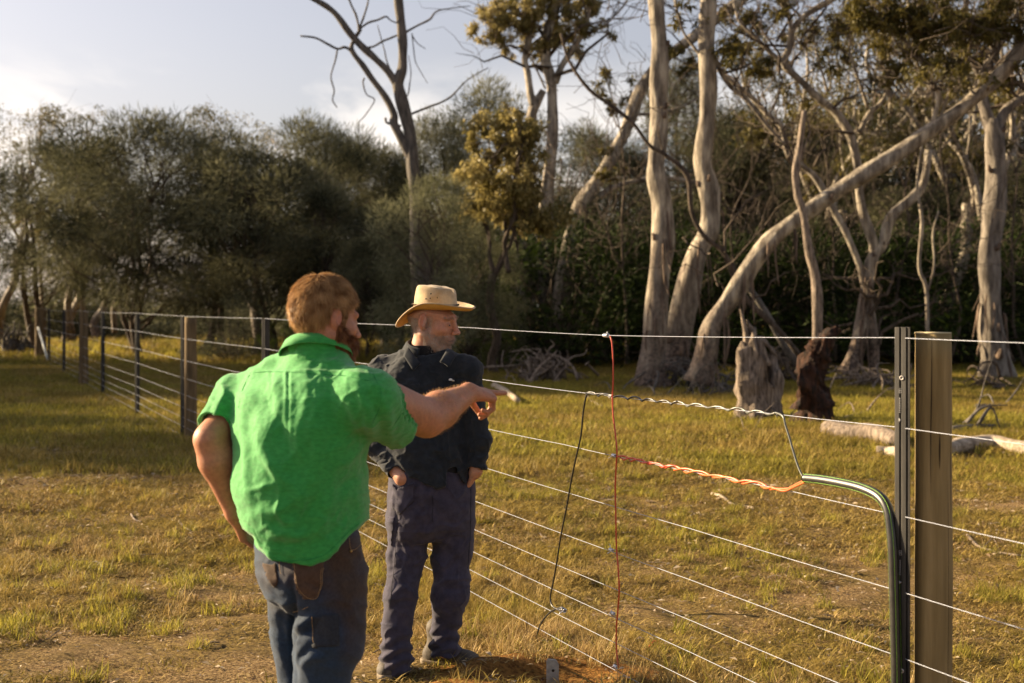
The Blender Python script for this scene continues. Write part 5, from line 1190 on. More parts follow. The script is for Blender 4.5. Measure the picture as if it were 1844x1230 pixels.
# fine hair on the forearm
No = vnormals(Vb, Fb); k = np.linalg.norm(np.cross(Vb-ER, (WR-ER)/np.linalg.norm(WR-ER)), axis=1) < .075
tt = (Vb-ER)@(WR-ER)/np.dot(WR-ER, WR-ER); k = np.where(k & (tt > .0) & (tt < 1))[0]; j = k[r_.randint(0, len(k), 2600)]; dv = (WR-ER)/np.linalg.norm(WR-ER)+r_.randn(2600, 3)*.35
lv, lf, lt = leaves(Vb[j], dv*1.0+No[j]*.55, .013, .00022, 3); child('arm_hair', lv, lf, M['hairg'], pr_, attrs={'tint': lt})
# ---- shirt
def sleeve(p, a, b, ra, rb, cut_n, cut_p):
    d = cap(p, a, b, ra, rb); return smax(d, (p-np.asarray(cut_p, f32))@np.asarray(cut_n, f32), .004)
axR = (ER-SR)/np.linalg.norm(ER-SR); axL = (EL-SL)/np.linalg.norm(EL-SL)
cR = g(716, 757, 4.25); cL = g(392, 772, 4.25)
nR = axR+np.array([.22, 0, .10]); nR /= np.linalg.norm(nR)
def hemz(p):
    x = 922+FP*p[:, 0]/p[:, 1]; y = np.interp(x, [430, 454, 463, 490, 522, 560, 590, 631, 664, 690], [950, 965, 990, 1012, 1023, 1020, 1006, 967, 936, 925]); return HC-(y-550)/FP*p[:, 1]
def shirtG(p):
    d = torsoG(p)
    d = smin(d, cap(p, g(572, 655, 4.20), SR+np.array([-.01, 0, -.014]), .060, .068), .045); d = smin(d, cap(p, g(535, 658, 4.24), SL+np.array([.012, 0, -.012]), .066, .068), .05)
    d = smin(d, smax(neckG(p)-.012, (p-g(566, 608, 4.20).astype(f32))@np.array([.10, -.10, 1], f32), .004), .02)
    sr = cap(p, SR, cR+axR*.05, .084, .077); sr = smin(sr, cap(p, SR, cR+axR*.05-np.array([0, 0, .025]), .08, .072), .02); sr = smax(sr, (p-cR.astype(f32))@nR.astype(f32), .004)
    sl = cap(p, SL, cL+axL*.05, .076, .067); sl = smax(sl, (p-cL.astype(f32))@axL.astype(f32), .004)
    d = smin(d, sr, .035); d = smin(d, sl, .03)
    d = smax(d, (hemz(p)-p[:, 2])*.9, .004)
    inner = np.minimum(bodyG_arms(p)-.005, 9)
    d = smax(d, -(neckG(p)-.004), .004)
    d = np.maximum(d, -inner) if True else d
    return d
lo = np.array([g(345, 0)[0], 3.80, lz(1045)]); hi = np.array([g(765, 0)[0]+.05, 4.75, lz(610)])
Vs, Fs = polygonize(shirtG, lo, hi, .0048); Vs = relax(Vs, Fs, 1, .4); Ns = vnormals(Vs, Fs)
x, y = px_of(Vs)
z = Vs[:, 2]; u = Vs[:, 0]*math.cos(yawG)+Vs[:, 1]*math.sin(yawG)
w = np.zeros(len(Vs))
yk = 668+(x-540)*.03                                   # yoke seam row
below = np.clip((y-yk)/4, 0, 1); w += .0028*np.clip(1-np.abs(y-yk-1)/5, 0, 1)*(x > 425)*(x < 690)*(Ns[:, 1] < 0)
w += below*np.exp(-np.clip(y-yk, 0, 999)/75)*.0017*np.sin(x*.30+3*np.sin(x*.05)+1.5*np.sin(x*.17)+y*.006)*(.4+np.abs(np.sin(x*.031+1)))*(np.exp(-((x-500)/48)**2)+.55*np.exp(-((x-590)/30)**2))*(Ns[:, 1] < 0)
pc_ = np.stack([x*.011+y*.004, y*.0055-x*.003, Vs[:, 1]*1.5], 1); w += .0090*(ridged(pc_+fbm(pc_*1.7, 3, 2)[:, None]*.30, 31, 2)-.6)
pd_ = np.stack([x*.024+y*.012, y*.011-x*.006, Vs[:, 1]*3], 1); w += .0052*(ridged(pd_+fbm(pd_*1.3, 6, 2)[:, None]*.35, 37, 2)-.6)*(.5+np.clip(fbm(pc_*.8, 44, 1), 0, 1))
pe_ = np.stack([x*.018+y*.020, y*.016-x*.014, Vs[:, 1]*3], 1); w += .0036*crease(pe_+fbm(pe_*.9, 9, 2)[:, None]*.3, 91)*(.3+.7*np.clip(.5+fbm(pe_*.5, 92, 1), 0, 1)); w += .0010*crease(pe_*2.4, 93)+.0009*fbm(Vs*38, 12, 2)
w += folds(Vs, Ns, [
 ([(438, 700), (433, 770), (440, 850), (452, 930)], .007, 9), ([(418, 740), (424, 800), (434, 870)], -.006, 7),
 ([(455, 720), (470, 800), (500, 860), (540, 890)], .009, 13), ([(470, 700), (500, 770), (530, 830), (548, 880)], -.008, 13), ([(548, 880), (530, 905), (480, 925), (455, 925)], .008, 11),
 ([(520, 895), (535, 930), (528, 960)], -.009, 14), ([(470, 945), (500, 962), (538, 968), (560, 960)], .013, 10), ([(478, 975), (510, 985), (545, 978)], -.006, 8), ([(545, 940), (600, 915), (650, 880)], .008, 14),
 ([(560, 985), (610, 950), (655, 915)], -.006, 12), ([(600, 705), (625, 750), (650, 800)], -.007, 9), ([(640, 720), (655, 780), (660, 850), (662, 900)], -.007, 8), ([(600, 845), (630, 830), (660, 800)], .006, 9),
 ([(585, 700), (570, 760), (575, 830)], .006, 16), ([(560, 640), (590, 650), (640, 668)], .005, 8), ([(505, 640), (480, 655), (450, 676)], .005, 7), ([(540, 655), (575, 640), (560, 672)], -.004, 6),
 ([(690, 700), (715, 725), (730, 760)], .005, 10), ([(655, 705), (680, 745), (690, 785)], -.008, 9), ([(672, 690), (700, 740), (705, 790)], .005, 8), ([(640, 690), (665, 735), (668, 780)], .006, 8),
 ([(405, 705), (390, 740), (378, 770)], .006, 6), ([(420, 715), (408, 750), (400, 785)], -.007, 6), ([(395, 695), (378, 730), (368, 755)], -.004, 5),
 ([(445, 885), (470, 878), (500, 870)], .005, 5), ([(470, 830), (490, 860), (515, 880)], -.005, 7), ([(610, 880), (640, 865), (662, 840)], -.006, 8)])
w += (1.0/650)*np.where(y > 1000, 1, 0)*0
hemd = z-hemz(Vs); w += .0022*np.clip(1-np.abs(hemd-.022)/.004, 0, 1)*-1 + .0015*np.sin(x*.13)*np.exp(-np.clip(hemd, 0, 9)/.02)
Vs2 = Vs+Ns*w[:, None]; Ns2 = vnormals(Vs2, Fs)
sh = child('shirt', Vs2, Fs, M['green'], pr_)
# collar: a folded band round the neck
def band(c0, c1, ra, rb, h0, h1, axisR, n=64, th=.0035, a0=-PI, a1=PI, drop=0, flare=0.0):
    """band round a neck; drop gives the fold-over fall"""
    V = []; up = np.array([0, 0, 1.])
    rows = [(0, h0), (.0, h1), (.5, h1+.004), (1, h1-.002), (1.15, h1-drop)] if drop else [(0, h0), (0, h1), (.6, h1+.002), (.6, h0)]
    for k in range(n):
        a = a0+(a1-a0)*k/(n-1)
        for f_, h_ in rows:
            rr = f_*.010+(flare*(h1-h_) if f_ > .9 else 0); p_ = axisR@np.array([math.cos(a)*(ra+rr), math.sin(a)*(rb+rr), h_]); V.append(c0+p_)
    m = len(rows); F = np.array([[k*m+i, k*m+i+1, (k+1)*m+i+1, (k+1)*m+i] for k in range(n-1) for i in range(m-1)]); return np.array(V), F
def solidify(o, t, sub_=0):
    md = o.modifiers.new('cloth_thickness', 'SOLIDIFY'); md.thickness = t; md.offset = 1
    return o
tiltG = head_frame((.45, .89), .38, -.16, (0, 0, 0), 1)['R']
V, F = band(g(569, 634, 4.20), None, .078, .086, -.022, .024, tiltG, drop=.036, flare=.35, a0=-PI*.93+PI, a1=PI*.93+PI)
V = V+fbm(V*25, 3, 2)[:, None]*.0012; solidify(child2('collar', V, F, M['green'], sh), .0022)
for pts in ([(447, 668), (500, 666), (560, 669), (620, 673), (672, 684)], [(452, 993-9), (475, 1001), (510, 1013), (540, 1013), (585, 1000), (628, 962), (655, 936)]):
    L = surf_line(Vs2, Ns2, pts, .0004); 
    if len(L) > 3: stitch('seam', L, .0009, M['gthread'], sh)
for pts in ([(748-12, 728), (724, 752), (706, 778), (694-3, 792)], [(372, 752), (390, 764), (414, 778)], [(672, 668), (690, 700), (686, 740), (668, 776)], [(446, 672), (432, 700), (424, 740)]):
    L = surf_line(Vs2, Ns2, pts, .0004)
    if len(L) > 3: stitch('seam', L, .0009, M['gthread'], sh)
# ---- jeans
jeanL = [(945, 464, 642, .110), (985, 460, 648, .130), (1030, 468, 658, .155), (1075, 484, 656, .145), (1100, 505, 650, .10)]
pel = lofG(jeanL, 0, 2.4)
def jeansG(p):
    d = pel(p)
    dl = chain(p, [HL, g(542, 1150, 4.32), KL[0], KL[1]], [.098, .088, .070, .078], .02); dr = chain(p, [HR+np.array([.004, 0, 0]), g(590, 1150, 4.14), KR[0], KR[1]], [.106, .106, .078, .085], .02)
    d = smin(d, np.minimum(dl, dr), .03); d = smax(d, KL[1][2]-.03-p[:, 2], .004); return d
Vj, Fj = polygonize(jeansG, g(430, 1560)-[0, .5, .05], g(720, 930)+[0, .5, .05], .0055); Vj = relax(Vj, Fj, 1, .4); Nj = vnormals(Vj, Fj); x, y = px_of(Vj)
pj = np.stack([x*.010+y*.006, y*.013-x*.006, Vj[:, 1]*2], 1); w = .0070*(ridged(pj+fbm(pj*1.5, 3, 2)[:, None]*.35, 51, 2)-.6)+.003*(ridged(pj*2.3, 57, 2)-.6)+.001*fbm(Vj*35, 14, 2)
w += folds(Vj, Nj, [([(526, 1040), (527, 1100), (524, 1170), (530, 1230)], -.016, 5), ([(505, 1110), (512, 1160), (520, 1200)], -.007, 7), ([(522, 1135), (545, 1125), (565, 1105)], .012, 7), ([(527, 1150), (550, 1140), (575, 1118)], -.009, 7),
 ([(530, 1200), (560, 1185), (600, 1180)], .009, 9), ([(470, 1010), (490, 1045), (515, 1060)], .006, 7), ([(560, 1165), (540, 1185), (533, 1215)], -.008, 7), ([(500, 1085), (515, 1100), (522, 1120)], .006, 6), ([(600, 1090), (625, 1110), (648, 1100)], .006, 9)])
Vj = Vj+Nj*w[:, None]; Nj = vnormals(Vj, Fj); x, y = px_of(Vj)
den = np.array([.027, .051, .095]); brn = np.array([.070, .044, .030]); dk = np.array([.030, .030, .038])
pn = fbm(Vj*14, 61, 3); seat = np.clip(.95*np.exp(-(((x-575)/75)**2+((y-1025)/60)**2))+.9*np.exp(-(((x-640)/40)**2+((y-1060)/110)**2))+.5*np.exp(-(((x-482)/18)**2+((y-1040)/30)**2))+pn*.28-.15, 0, 1)
pj_ = den*(1+.22*fbm(Vj*9, 64, 3))[:, None]; pj_ = pj_*(1-seat[:, None])+brn*seat[:, None]; pj_ = np.clip(pj_, .012, 1)
js = child('jeans', Vj, Fj, M['denim'], pr_, attrs={'paint': pj_})
pkp = np.tile(np.array([.115, .068, .045]), (len(Vj), 1))*(1+.25*pn)[:, None]
pp = [(526, 1012), (584, 1010), (578, 1070), (566, 1082), (548, 1082), (533, 1062)]
patch('back_pocket', Vj, Fj, Nj, pp, M['denim'], js, .0028, {'paint': pkp})
patch('back_pocket', Vj, Fj, Nj, [(471, 1014), (497, 1014), (503, 1046), (496, 1060), (482, 1044)], M['denim'], js, .0028, {'paint': pkp*.8})
patch('leg_pocket', Vj, Fj, Nj, [(563, 1108), (612, 1104), (612, 1166), (562, 1168)], M['denim'], js, .0028, {'paint': np.tile(np.array([.035, .040, .052]), (len(Vj), 1))*(1+.2*pn)[:, None]})
patch('knee_patch', Vj, Fj, Nj, [(558, 1170), (614, 1166), (606, 1186), (560, 1188)], M['denim'], js, .002, {'paint': np.tile(np.array([.055, .036, .028]), (len(Vj), 1))})
for pts in ([(527, 1014), (534, 1062), (549, 1080), (566, 1080), (577, 1068), (582, 1012)], [(500, 1000), (503, 1040)], [(632, 968), (632, 995), (645, 990), (658, 970)], [(585, 1020), (580, 1060), (572, 1075)], [(564, 1110), (563, 1166)], [(530, 1105), (558, 1092)]):
    L = surf_line(Vj, Nj, pts, .003)
    if len(L) > 3: stitch('stitching', L, .0008, M['thread'], js)
L = surf_line(Vj, Nj, [(634, 994), (637, 995)], .003, 1)
if len(L): V, F = tube(np.array([L[0], L[0]+np.array([0, -.003, 0])]), .004, 10); child2('rivet', V, F, M['brass'], js)
shoe('boot', KL[1]*[1, 1, 0], (.5, .87), pr_); shoe('boot', KR[1]*[1, 1, 0], (.75, .66), pr_)

# ================================================================== the man in the hat
YO = 6.5; mO = YO/FP; o_ = lambda x, y, Y=YO: P(x, y, Y); lo_z = lambda y: HC-(y-550)*mO
po = empty('person', G0(768, YO), 'older man in tan brimmed hat and dark shirt, hands in his pockets', 'person')
yawO = math.atan2(.35, .94)*1
def lofO(rows, infl=0, pw=2.3):
    ys = [r[0] for r in rows]; c, s = math.cos(yawO), math.sin(yawO)
    half = [(r[2]-r[1])/2*mO for r in rows]; b = [r[3] for r in rows]; a = [math.sqrt(max(.0005, h*h-(bb*s)**2))/c for h, bb in zip(half, b)]
    cx = [((r[1]+r[2])/2-922)*mO for r in rows]; return lambda p: loft(p, [lo_z(y) for y in ys], cx, [YO]*len(ys), np.array(a)+infl, np.array(b)+infl, yawO, pw)
HO = head_frame((.94, -.34), .17, .05, o_(779, 578), 1.10)
sR, eR, wR = o_(690, 668, 6.52), o_(678, 800, 6.50), o_(724, 861, 6.375)
sL, eL, wL = o_(842, 668, 6.46), o_(861, 790, 6.46), o_(857, 848, 6.44)
neckO = lambda p: cap(p, o_(770, 604, 6.5), o_(762, 650, 6.52), .062, .072)
hdO = lambda p: smin(head_sdf(to_head(p, HO), HO['s'], nose=1.0), neckO(p), .03)
def armsO(p):
    d = chain(p, [sR, eR, wR], [.046, .038, .033], .02); d = smin(d, hand_sdf(p, wR+(wR-eR)*.03, o_(754, 915, 6.50)-wR, (-.35, -.93, .1), 1, .9, curls=(.3, .3, .3, .3), thumb=.3), .02)
    e = chain(p, [sL, eL, wL], [.046, .036, .029], .02); e = smin(e, hand_sdf(p, wL+(wL-eL)*.03, o_(828, 900, 6.50)-wL, (.9, -.3, .1), -1, .85, curls=(.3, .3, .3, .3), thumb=.3), .02); return np.minimum(d, e)
legR = ([o_(741, 935, 6.5), o_(724, 1075, 6.42), o_(716, 1200, 6.40)]); legL = ([o_(814, 935, 6.52), o_(812, 1070, 6.50), o_(800, 1172, 6.52)])
parts = [polygonize(hdO, HO['o']-[.2, .2, .30], HO['o']+[.2, .2, .2], .0028),
 polygonize(armsO, np.array([min(eR[0], wR[0])-.1, 6.2, lo_z(930)]), np.array([wL[0]+.12, 6.7, lo_z(640)]), .0045),
 polygonize(lambda p: smin(lofO([(655, 715, 825, .08), (720, 700, 835, .10), (860, 712, 838, .11), (940, 712, 842, .10)])(p), np.minimum(chain(p, legR, [.07, .05, .035]), chain(p, legL, [.07, .05, .035])), .03), o_(640, 1225)-[0, .4, 0], o_(880, 640)+[0, .4, 0], .012)]
Vb = []; Fb = []; n0 = 0
for V, F in parts: Vb.append(V); Fb.append(F+n0); n0 += len(V)
Vb = np.vstack(Vb); Fb = np.vstack(Fb); Vb = relax(Vb, Fb, 1, .3); q = to_head(Vb.astype(f32), HO).astype(float); nearh = (np.abs(q) < .2).all(1)
lip_shade = gauss(q, (.1, 0, -.0665), (.03, .027, .0026))*nearh*(q[:, 0] > .06); sock_shade = .55*nearh*(gauss(q, (.088, -.033, .004), (.02, .018, .006))+gauss(q, (.088, .033, .004), (.02, .018, .006)))  # mouth crease and eye sockets: shade painted into the skin colour
bm = np.clip((-.036-q[:, 2])/.040+np.clip((.02-np.abs(q[:, 0]-.03))*0, 0, 1), 0, 1)*(q[:, 0] > -.002)*nearh*(q[:, 2] > -.125)*np.clip((q[:, 0]+.01)/.03, 0, 1)*.42
side = np.clip((.03-q[:, 2])/.02, 0, 1)*(np.abs(q[:, 0]-.012) < .016)*(q[:, 2] > -.06)*nearh*.35
hb = (q[:, 0] < .0)*(q[:, 2] > -.06)*nearh*(np.abs(q[:, 1]) < .080)*.30
paint = skin_paint(Vb, (.47, .245, .165), lst=[(gauss(q, (.098, 0, -.067), (.02, .026, .010))*nearh, (.36, .13, .11)), (.6*gauss(q, (.115, 0, -.028), (.02, .02, .016))*nearh, (.50, .19, .14)), (.35*gauss(q, (.07, -.045, -.02), (.03, .03, .025))*nearh, (.50, .20, .14)),
 (.6*gauss(q, (0, -.085, 0), (.025, .02, .035))*nearh, (.50, .17, .12)), (bm, (.42, .36, .31)), (lip_shade, (.10, .035, .03)), (sock_shade, (.24, .10, .07)), (side, (.40, .36, .32)), (hb, (.34, .28, .24))])
f_ = np.clip((q[:, 2]-.040+.45*np.clip(-q[:, 0]-.02, 0, 1))/.02, 0, 1)*(np.abs(q) < .2).all(1); q2 = q.copy(); q2[:, :2] *= (1-.22*f_)[:, None]; q2[:, 2] = np.where(f_ > 0, .04+(q[:, 2]-.04)*.75, q[:, 2]); Vb = np.where((f_ > 0)[:, None], from_head(q2, HO), Vb)
child('body', Vb, Fb, M['skin'], po, attrs={'paint': paint}); Nb = vnormals(Vb, Fb)
br = lambda q: (q[:, 0] > .0)&(q[:, 2] < -.044)&(q[:, 2] > -.120)&(np.abs(q) < .2).all(1)
s = strands(Vb, Nb, HO, br, lambda q: np.stack([.3+0*q[:, 0], q[:, 1]*3, -np.ones(len(q))], 1), 3600, .008, .0009, 6, lift=.8)
s2_ = strands(Vb, Nb, HO, lambda q: (np.abs(q[:, 0]-.010) < .014)&(q[:, 2] < .03)&(q[:, 2] > -.05)&(np.abs(q[:, 1]) > .05)&(np.abs(q[:, 1]) < .085), lambda q: np.stack([-.2+0*q[:, 0], 0*q[:, 1], -np.ones(len(q))], 1), 500, .010, .0009, 7, lift=.4)
s3_ = strands(Vb, Nb, HO, lambda q: (q[:, 0] < -.035)&(q[:, 2] > -.055)&(q[:, 2] < .012)&(np.abs(q) < .2).all(1), lambda q: np.stack([0*q[:, 0], 0*q[:, 1], -np.ones(len(q))], 1), 2500, .012, .0011, 8, lift=.35)
s4_ = strands(Vb, Nb, HO, lambda q: (np.abs(q[:, 2]-.024) < .005)&(q[:, 0] > .07)&(np.abs(q[:, 1]) > .014), lambda q: np.stack([0*q[:, 0], q[:, 1]*8, .2+0*q[:, 0]], 1), 260, .011, .0010, 9, lift=.6)
for nm, ss in (('stubble', s), ('sideburns', s2_), ('hair', s3_), ('eyebrows', s4_)):
    if ss: child(nm, ss[0], ss[1], M['beardo'], po, attrs={'tint': ss[2]*.8})
for sy in (-1, 1):
    V, F = tube(from_head([[.0875, sy*.033, .0002], [.0922, sy*.033, -.0010]], HO), .0036, 10); child('eye', V, F, M['iris'], po)
# ---- dark shirt
hemO = lambda p: HC-(np.interp(922+FP*p[:, 0]/p[:, 1], [690, 712, 745, 770, 786, 803, 807, 820, 832, 846, 858, 880], [852, 856, 862, 874, 879, 876, 846, 842, 866, 877, 862, 850])-550)/FP*p[:, 1]
hemB = lambda p: np.where(p[:, 1] > YO, lo_z(866), hemO(p))
torO = lofO([(640, 735, 800, .075), (652, 708, 826, .10), (670, 690, 843, .12), (700, 686, 848, .135), (760, 690, 846, .145), (820, 696, 848, .155), (850, 700, 852, .16), (885, 704, 856, .165)])
def shirtO(p):
    d = torO(p); d = smin(d, cap(p, o_(752, 645), sR, .055, .066), .04); d = smin(d, cap(p, o_(785, 645), sL, .055, .064), .04)
    sl = chain(p, [sR, eR, wR-(wR-eR)*.02], [.068, .060, .046], .03); s2 = chain(p, [sL, eL, wL-(wL-eL)*.06], [.064, .055, .044], .03)
    cut1 = (p-(wR-(wR-eR)*.20).astype(f32))@((wR-eR)/np.linalg.norm(wR-eR)).astype(f32); cut2 = (p-(wL-(wL-eL)*.08).astype(f32))@((wL-eL)/np.linalg.norm(wL-eL)).astype(f32)
    d = smax(d, (hemB(p)-p[:, 2])*.8, .004); d = smin(d, smax(sl, cut1, .004), .018); d = smin(d, smax(s2, cut2, .004), .018)
    d = np.maximum(d, -(armsO(p)-.006)); 
    # open neck
    return smax(d, -(neckO(p)-.012), .006)
Vo, Fo = polygonize(shirtO, o_(640, 900, 6.6)-[0, .5, .03], o_(900, 635, 6.5)+[0, .45, .03], .0055); Vo = relax(Vo, Fo, 1, .4); No = vnormals(Vo, Fo); x, y = px_of(Vo)
pc_ = np.stack([x*.016+y*.006, y*.013-x*.005, Vo[:, 1]*2], 1); w = .0085*(ridged(pc_+fbm(pc_*1.6, 3, 2)[:, None]*.35, 71, 2)-.6)+.003*(ridged(pc_*2.2, 75, 2)-.6)+.001*fbm(Vo*40, 12, 2)
pe_ = np.stack([x*.026+y*.028, y*.024-x*.020, Vo[:, 1]*3], 1); w += .0055*crease(pe_+fbm(pe_*.9, 9, 2)[:, None]*.3, 95)+.002*crease(pe_*2.2, 96); arm = (x < 696)|(x > 846); w += arm*.0035*np.sin(y*.21+x*.10+2*np.sin(y*.045))*np.exp(-((y-815)/55)**2)
w += folds(Vo, No, [([(800, 690), (806, 740), (806, 800), (812, 850)], .005, 2.5), ([(700, 668), (722, 652), (742, 640)], .004, 4), ([(672, 830), (695, 845), (720, 850)], .006, 4), ([(664, 815), (690, 828), (712, 835)], -.006, 4),
 ([(700, 700), (706, 740), (700, 790)], -.009, 5), ([(842, 700), (846, 750), (850, 800)], -.009, 4.5), ([(715, 790), (745, 820), (770, 850)], .006, 7), ([(730, 760), (765, 790), (795, 800)], -.005, 8), ([(815, 780), (830, 810), (838, 850)], -.006, 5)])
Vo2 = Vo+No*w[:, None]; No2 = vnormals(Vo2, Fo); so_ = child('shirt', Vo2, Fo, M['navy'], po)
patch('chest_pocket', Vo2, Fo, No2, [(803, 683), (836, 686), (834, 722), (819, 728), (803, 720)], M['navy'], so_, .003)
patch('chest_pocket', Vo2, Fo, No2, [(722, 690), (756, 690), (758, 724), (742, 733), (724, 724)], M['navy'], so_, .003)
patch('pocket_flap', Vo2, Fo, No2, [(803, 680), (837, 683), (835, 694), (803, 692)], M['navy'], so_, .0048)
patch('pocket_tag', Vo2, Fo, No2, [(807, 681.2), (818.5, 682.2), (818, 686.8), (807, 686)], M['label'], so_, .0064)
L = surf_line(Vo2, No2, [(808.5, 684), (816, 684.6)], .0074, 1.2)
for k in range(0, max(0, len(L)-1), 2): stitch('tag_print', [L[k], L[k+1]], .0005, M['nthread'], so_)
for pts in ([(786, 660), (792, 700), (797, 750), (800, 810), (806, 872)], [(803, 683), (803, 720), (819, 728), (834, 722), (836, 686)], [(694, 672), (704, 700), (702, 740)], [(844, 674), (838, 700), (842, 735)]):
    L = surf_line(Vo2, No2, pts, .002)
    if len(L) > 3: stitch('seam', L, .0010, M['nthread'], so_)
for yy, xx in ((700, 789), (735, 793), (770, 796), (805, 799)):
    L = surf_line(Vo2, No2, [(xx, yy), (xx+3, yy)], .002, 3)
    if len(L): V, F = tube(np.array([L[0], L[0]+np.array([.0008, -.0025, 0])]), .0052, 12); child2('button', V, F, M['nthread'], so_)
# tee: neck ring and the strip under the open hem
V, F = polygonize(lambda p: smax(smin(lofO([(646, 742, 800, .070), (656, 728, 812, .088), (700, 708, 832, .125), (905, 722, 842, .140)])(p), neckO(p)-.008, .02), -(neckO(p)-.001), .003) if True else 0, o_(700, 910, 6.5)-[0, .3, 0], o_(850, 632, 6.5)+[0, .3, 0], .005)
child('tee_shirt', relax(V, F, 1), F, M['tee'], po)
# neckline opening of the outer shirt is shown by collar wings
def wing(name, quad, m, par, th=.004):
    q = [np.asarray(a, float) for a in quad]; n = 7; V = []
    for i in range(n):
        for j in range(n):
            s_, t_ = i/(n-1), j/(n-1); p_ = q[0]*(1-s_)*(1-t_)+q[1]*s_*(1-t_)+q[2]*s_*t_+q[3]*(1-s_)*t_; p_ = p_+np.array([0, -.008*math.sin(s_*PI)*(1-t_*.5), .004*math.sin(t_*PI)]); V.append(p_)
    F = np.array([[i*n+j, (i+1)*n+j, (i+1)*n+j+1, i*n+j+1] for i in range(n-1) for j in range(n-1)]); return solidify(child2(name, V, F, m, par), th)
Rk = head_frame((.35, -.94), -.10, 0, (0, 0, 0), 1)['R']
V, F = band(o_(766, 632, 6.51), None, .078, .080, -.020, .030, head_frame((.35, -.94), .30, .0, (0, 0, 0), 1)['R'], drop=.034, flare=.4, a0=.62, a1=2*PI-.62)
solidify(child2('collar', V+fbm(V*25, 3, 2)[:, None]*.0012, F, M['navy'], so_), .0025)
wing('collar_wing', [o_(733, 622, 6.44), o_(758, 655, 6.36), o_(744, 668, 6.345), o_(726, 640, 6.40)], M['navy'], so_)
wing('collar_wing', [o_(806, 628, 6.42), o_(792, 652, 6.34), o_(808, 662, 6.33), o_(822, 640, 6.38)], M['navy'], so_)
# ---- trousers
pelO = lofO([(845, 702, 854, .140), (880, 702, 855, .145), (920, 699, 853, .145), (950, 697, 852, .14), (972, 710, 840, .10)], 0, 2.4)
def trO(p):
    a = chain(p, [legR[0], o_(733, 1000, 6.47), o_(722, 1075, 6.42), o_(714, 1140, 6.40), o_(713, 1197, 6.39)], [.098, .086, .078, .066, .075], .02)
    b = chain(p, [legL[0], o_(814, 1000, 6.52), o_(811, 1070, 6.48), o_(801, 1130, 6.50), o_(801, 1172, 6.51)], [.100, .094, .086, .064, .072], .02)
    a = smax(a, lo_z(1205)-p[:, 2], .004); b = smax(b, lo_z(1180)-p[:, 2], .004); d = smin(pelO(p), np.minimum(a, b), .025)
    return d
Vt, Ft = polygonize(trO, o_(660, 1215, 6.6)-[0, .5, 0], o_(890, 835, 6.5)+[0, .4, 0], .0055); Vt = relax(Vt, Ft, 1, .4); Nt = vnormals(Vt, Ft); x, y = px_of(Vt)
pj = np.stack([x*.014+y*.005, y*.014-x*.006, Vt[:, 1]*2], 1); cuff = np.exp(-((y-1165-20*(x < 755))/34)**2)
pe_ = np.stack([x*.024+y*.020, y*.020-x*.020, Vt[:, 1]*3], 1); w = .0045*crease(pe_+fbm(pe_*.9, 9, 2)[:, None]*.3, 98)+.009*(ridged(pj+fbm(pj*1.5, 3, 2)[:, None]*.35, 81, 2)-.6)+.0035*(ridged(pj*2.2, 85, 2)-.6)+.001*fbm(Vt*35, 14, 2)+cuff*.009*np.sin(y*.28+x*.07+1.5*np.sin(x*.08))
w += folds(Vt, Nt, [([(715, 955), (735, 1000), (722, 1045)], .008, 5), ([(705, 1075), (725, 1058), (745, 1068)], .009, 5), ([(700, 1100), (722, 1082), (748, 1085)], -.007, 5), ([(785, 1000), (800, 980), (812, 965)], .008, 4), ([(786, 1030), (800, 1022), (812, 1006)], .007, 4),
 ([(776, 1060), (805, 1045), (840, 1040)], .010, 5), ([(778, 1085), (800, 1062), (836, 1060)], -.008, 6), ([(776, 1155), (800, 1168), (832, 1150)], .010, 5), ([(712, 880), (712, 960), (703, 1040)], -.004, 3), ([(745, 905), (760, 890), (785, 880)], .004, 6)])
Vt = Vt+Nt*w[:, None]; Nt = vnormals(Vt, Ft); to_ = child('trousers', Vt, Ft, M['purple'], po)
patch('front_pocket', Vt, Ft, Nt, [(706, 868), (716, 880), (748, 866), (748, 900), (722, 926), (706, 915)], M['purple'], to_, .005)
patch('side_pocket', Vt, Ft, Nt, [(698, 930), (712, 932), (706, 985), (698, 975)], M['purple'], to_, .004)
for pts in ([(711, 880), (712, 930), (710, 985), (704, 1040), (698, 1100)], [(716, 882), (748, 868)], [(781, 890), (783, 920), (779, 950)], [(852, 880), (851, 960), (846, 1030)]):
    L = surf_line(Vt, Nt, pts, .0055 if pts[0][0] == 716 else .002)
    if len(L) > 3: stitch('stitching', L, .0010, M['nthread'], to_)
shoe('boot', o_(709, 1195, 6.52)*[1, 1, 0], (-.12, -1), po, wd=.050); shoe('boot', o_(790, 1195, 6.60)*[1, 1, 0], (.93, -.37), po, wd=.050)
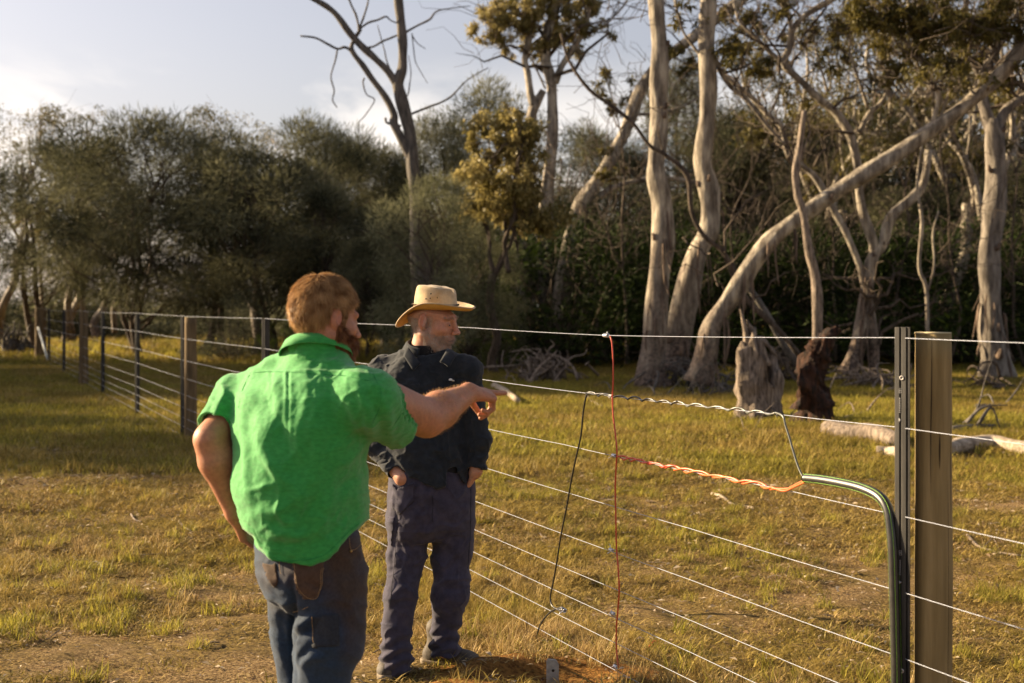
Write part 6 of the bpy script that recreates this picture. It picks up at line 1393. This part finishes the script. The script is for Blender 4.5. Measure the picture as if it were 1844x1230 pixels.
# ---- hat
def hat():
    Hh = head_frame((.95, -.31), .02, .03, o_(784, 555, 6.50), 1.0); n = 72
    ang = np.arange(n)/n*2*PI
    def brim(f):
        # f 0 at the crown, 1 at the rim; front is angle 0, the near side is -90 degrees
        rx = .104+(.182-.104)*f*np.where(np.cos(ang) > 0, 1.02, 1.0); ry = .080+(.155-.080)*f
        c = np.cos(ang); s = np.sin(ang); side = np.abs(s)**2.2
        z = f**1.7*(.030*side-.074*np.clip(-c, 0, 1)**1.5*1.0-.020*np.clip(c, 0, 1)**2+.026*np.clip(c, 0, 1)**2*f**3)+f**1.3*(-.014)*(np.clip(-c*.8+.2, 0, 1))
        return np.stack([c*rx, s*ry*(1-.10*f*side), z], 1)
    top = [brim(f) for f in np.linspace(0, 1, 9)]; V = []; 
    crown = []
    for t in np.linspace(0, 1, 15):
        k = 1-.14*t-.14*t**4; z = .100*math.sin(min(1, t*1.08)*PI/2)
        if t > .85: k *= 1-((t-.85)/.15)**1.6*.75
        c = np.cos(ang); s = np.sin(ang); P_ = np.stack([c*.104*k+.004*t, s*.080*k, np.full(n, z)+(t**2)*(-.010*c)], 1)
        pinch = np.exp(-((c-.80)/.22)**2)*np.clip(np.abs(s), 0, 1)*t; P_[:, 1] *= 1-.42*pinch
        crown.append(P_)
    # centre crease
    W_ = top[::-1]+crown[1:]; m = len(W_); V = np.vstack(W_)
    cz = crown[-1].copy(); c0 = cz.mean(0)-np.array([0, 0, .004]); V = np.vstack([V, c0[None]]); cr_i = len(V)-1
    dz = V[:, 2] > .07; V[dz, 2] -= .020*np.exp(-(V[dz, 1]/.018)**2)*np.clip((V[dz, 2]-.07)/.02, 0, 1)
    V = V+np.stack([.002*fbm(V*22, 15, 2), .003*fbm(V*18, 25, 2), .0022*fbm(V*30, 5, 2)], 1)
    j = np.arange(n); j2 = (j+1) % n; F = [np.stack([i*n+j, i*n+j2, (i+1)*n+j2, (i+1)*n+j], 1) for i in range(m-1)]
    Fq = np.vstack(F); Fl = Fq.tolist()+[[ (m-1)*n+a, (m-1)*n+b, cr_i] for a, b in zip(j, j2)]
    Hw = from_head(V, Hh); root = child('hat', Hw, Fl, M['hat'], po); rl = np.array(po.location)
    # lining under the brim
    U = np.vstack(top[::-1])-np.array([0, 0, .0045]); Fu = [f[::-1] for f in np.vstack(F[:8]).tolist()]
    child2('brim_lining', from_head(U, Hh), Fu, M['hatu'], root)
    rim = brim(1.0)-np.array([0, 0, .0022]); V2, F2 = tube(from_head(np.vstack([rim, rim[:1]]), Hh), .0034, 6, cap=False); child2('brim_edge', V2, F2, M['hat'], root)
    # band and lacing round the crown
    bb = np.vstack([crown[1], crown[1][:1]])*np.array([1.022, 1.03, 1])+[0, 0, .004]; V2, F2 = tube(from_head(bb, Hh), .0042, 6, cap=False); child2('hat_band', V2, F2, M['hat'], root)
    for k in range(n):
        c = bb[k]; d = bb[(k+1) % n]-c; d = d/np.linalg.norm(d); o = c/np.linalg.norm(c)*.005; a_ = from_head(np.array([c+o-d*.0022-[0, 0, .0035], c+o+d*.0022+[0, 0, .0035]]), Hh)
        if k % 1 == 0: V2, F2 = tube(a_, .0014, 4); child2('lace_stitch', V2, F2, M['lace'], root)
    cw = from_head(np.vstack(crown), Hh); cc = from_head(np.zeros((1, 3)), Hh)[0]; xx, yy = px_of(cw); nr = cw[:, 1] < cc[1]
    for ex, ey in ((776, 529), (767, 538), (774.5, 537), (788, 536)):
        d = np.hypot(xx-ex, yy-ey)+(~nr)*99; i = int(np.argmin(d)); tri = np.argsort(d)[:4]; wt = 1/(d[tri]+.3); c = (cw[tri]*wt[:, None]).sum(0)/wt.sum(); nn = c-cc; nn[2] *= .2; nn /= np.linalg.norm(nn)
        c = np.array([(ex-922)/FP*c[1], c[1], HC-(ey-550)/FP*c[1]]); V2, F2 = tube(np.array([c-nn*.003, c+nn*.0015]), .0037, 10); child2('eyelet', V2, F2, M['lace'], root)
hat()
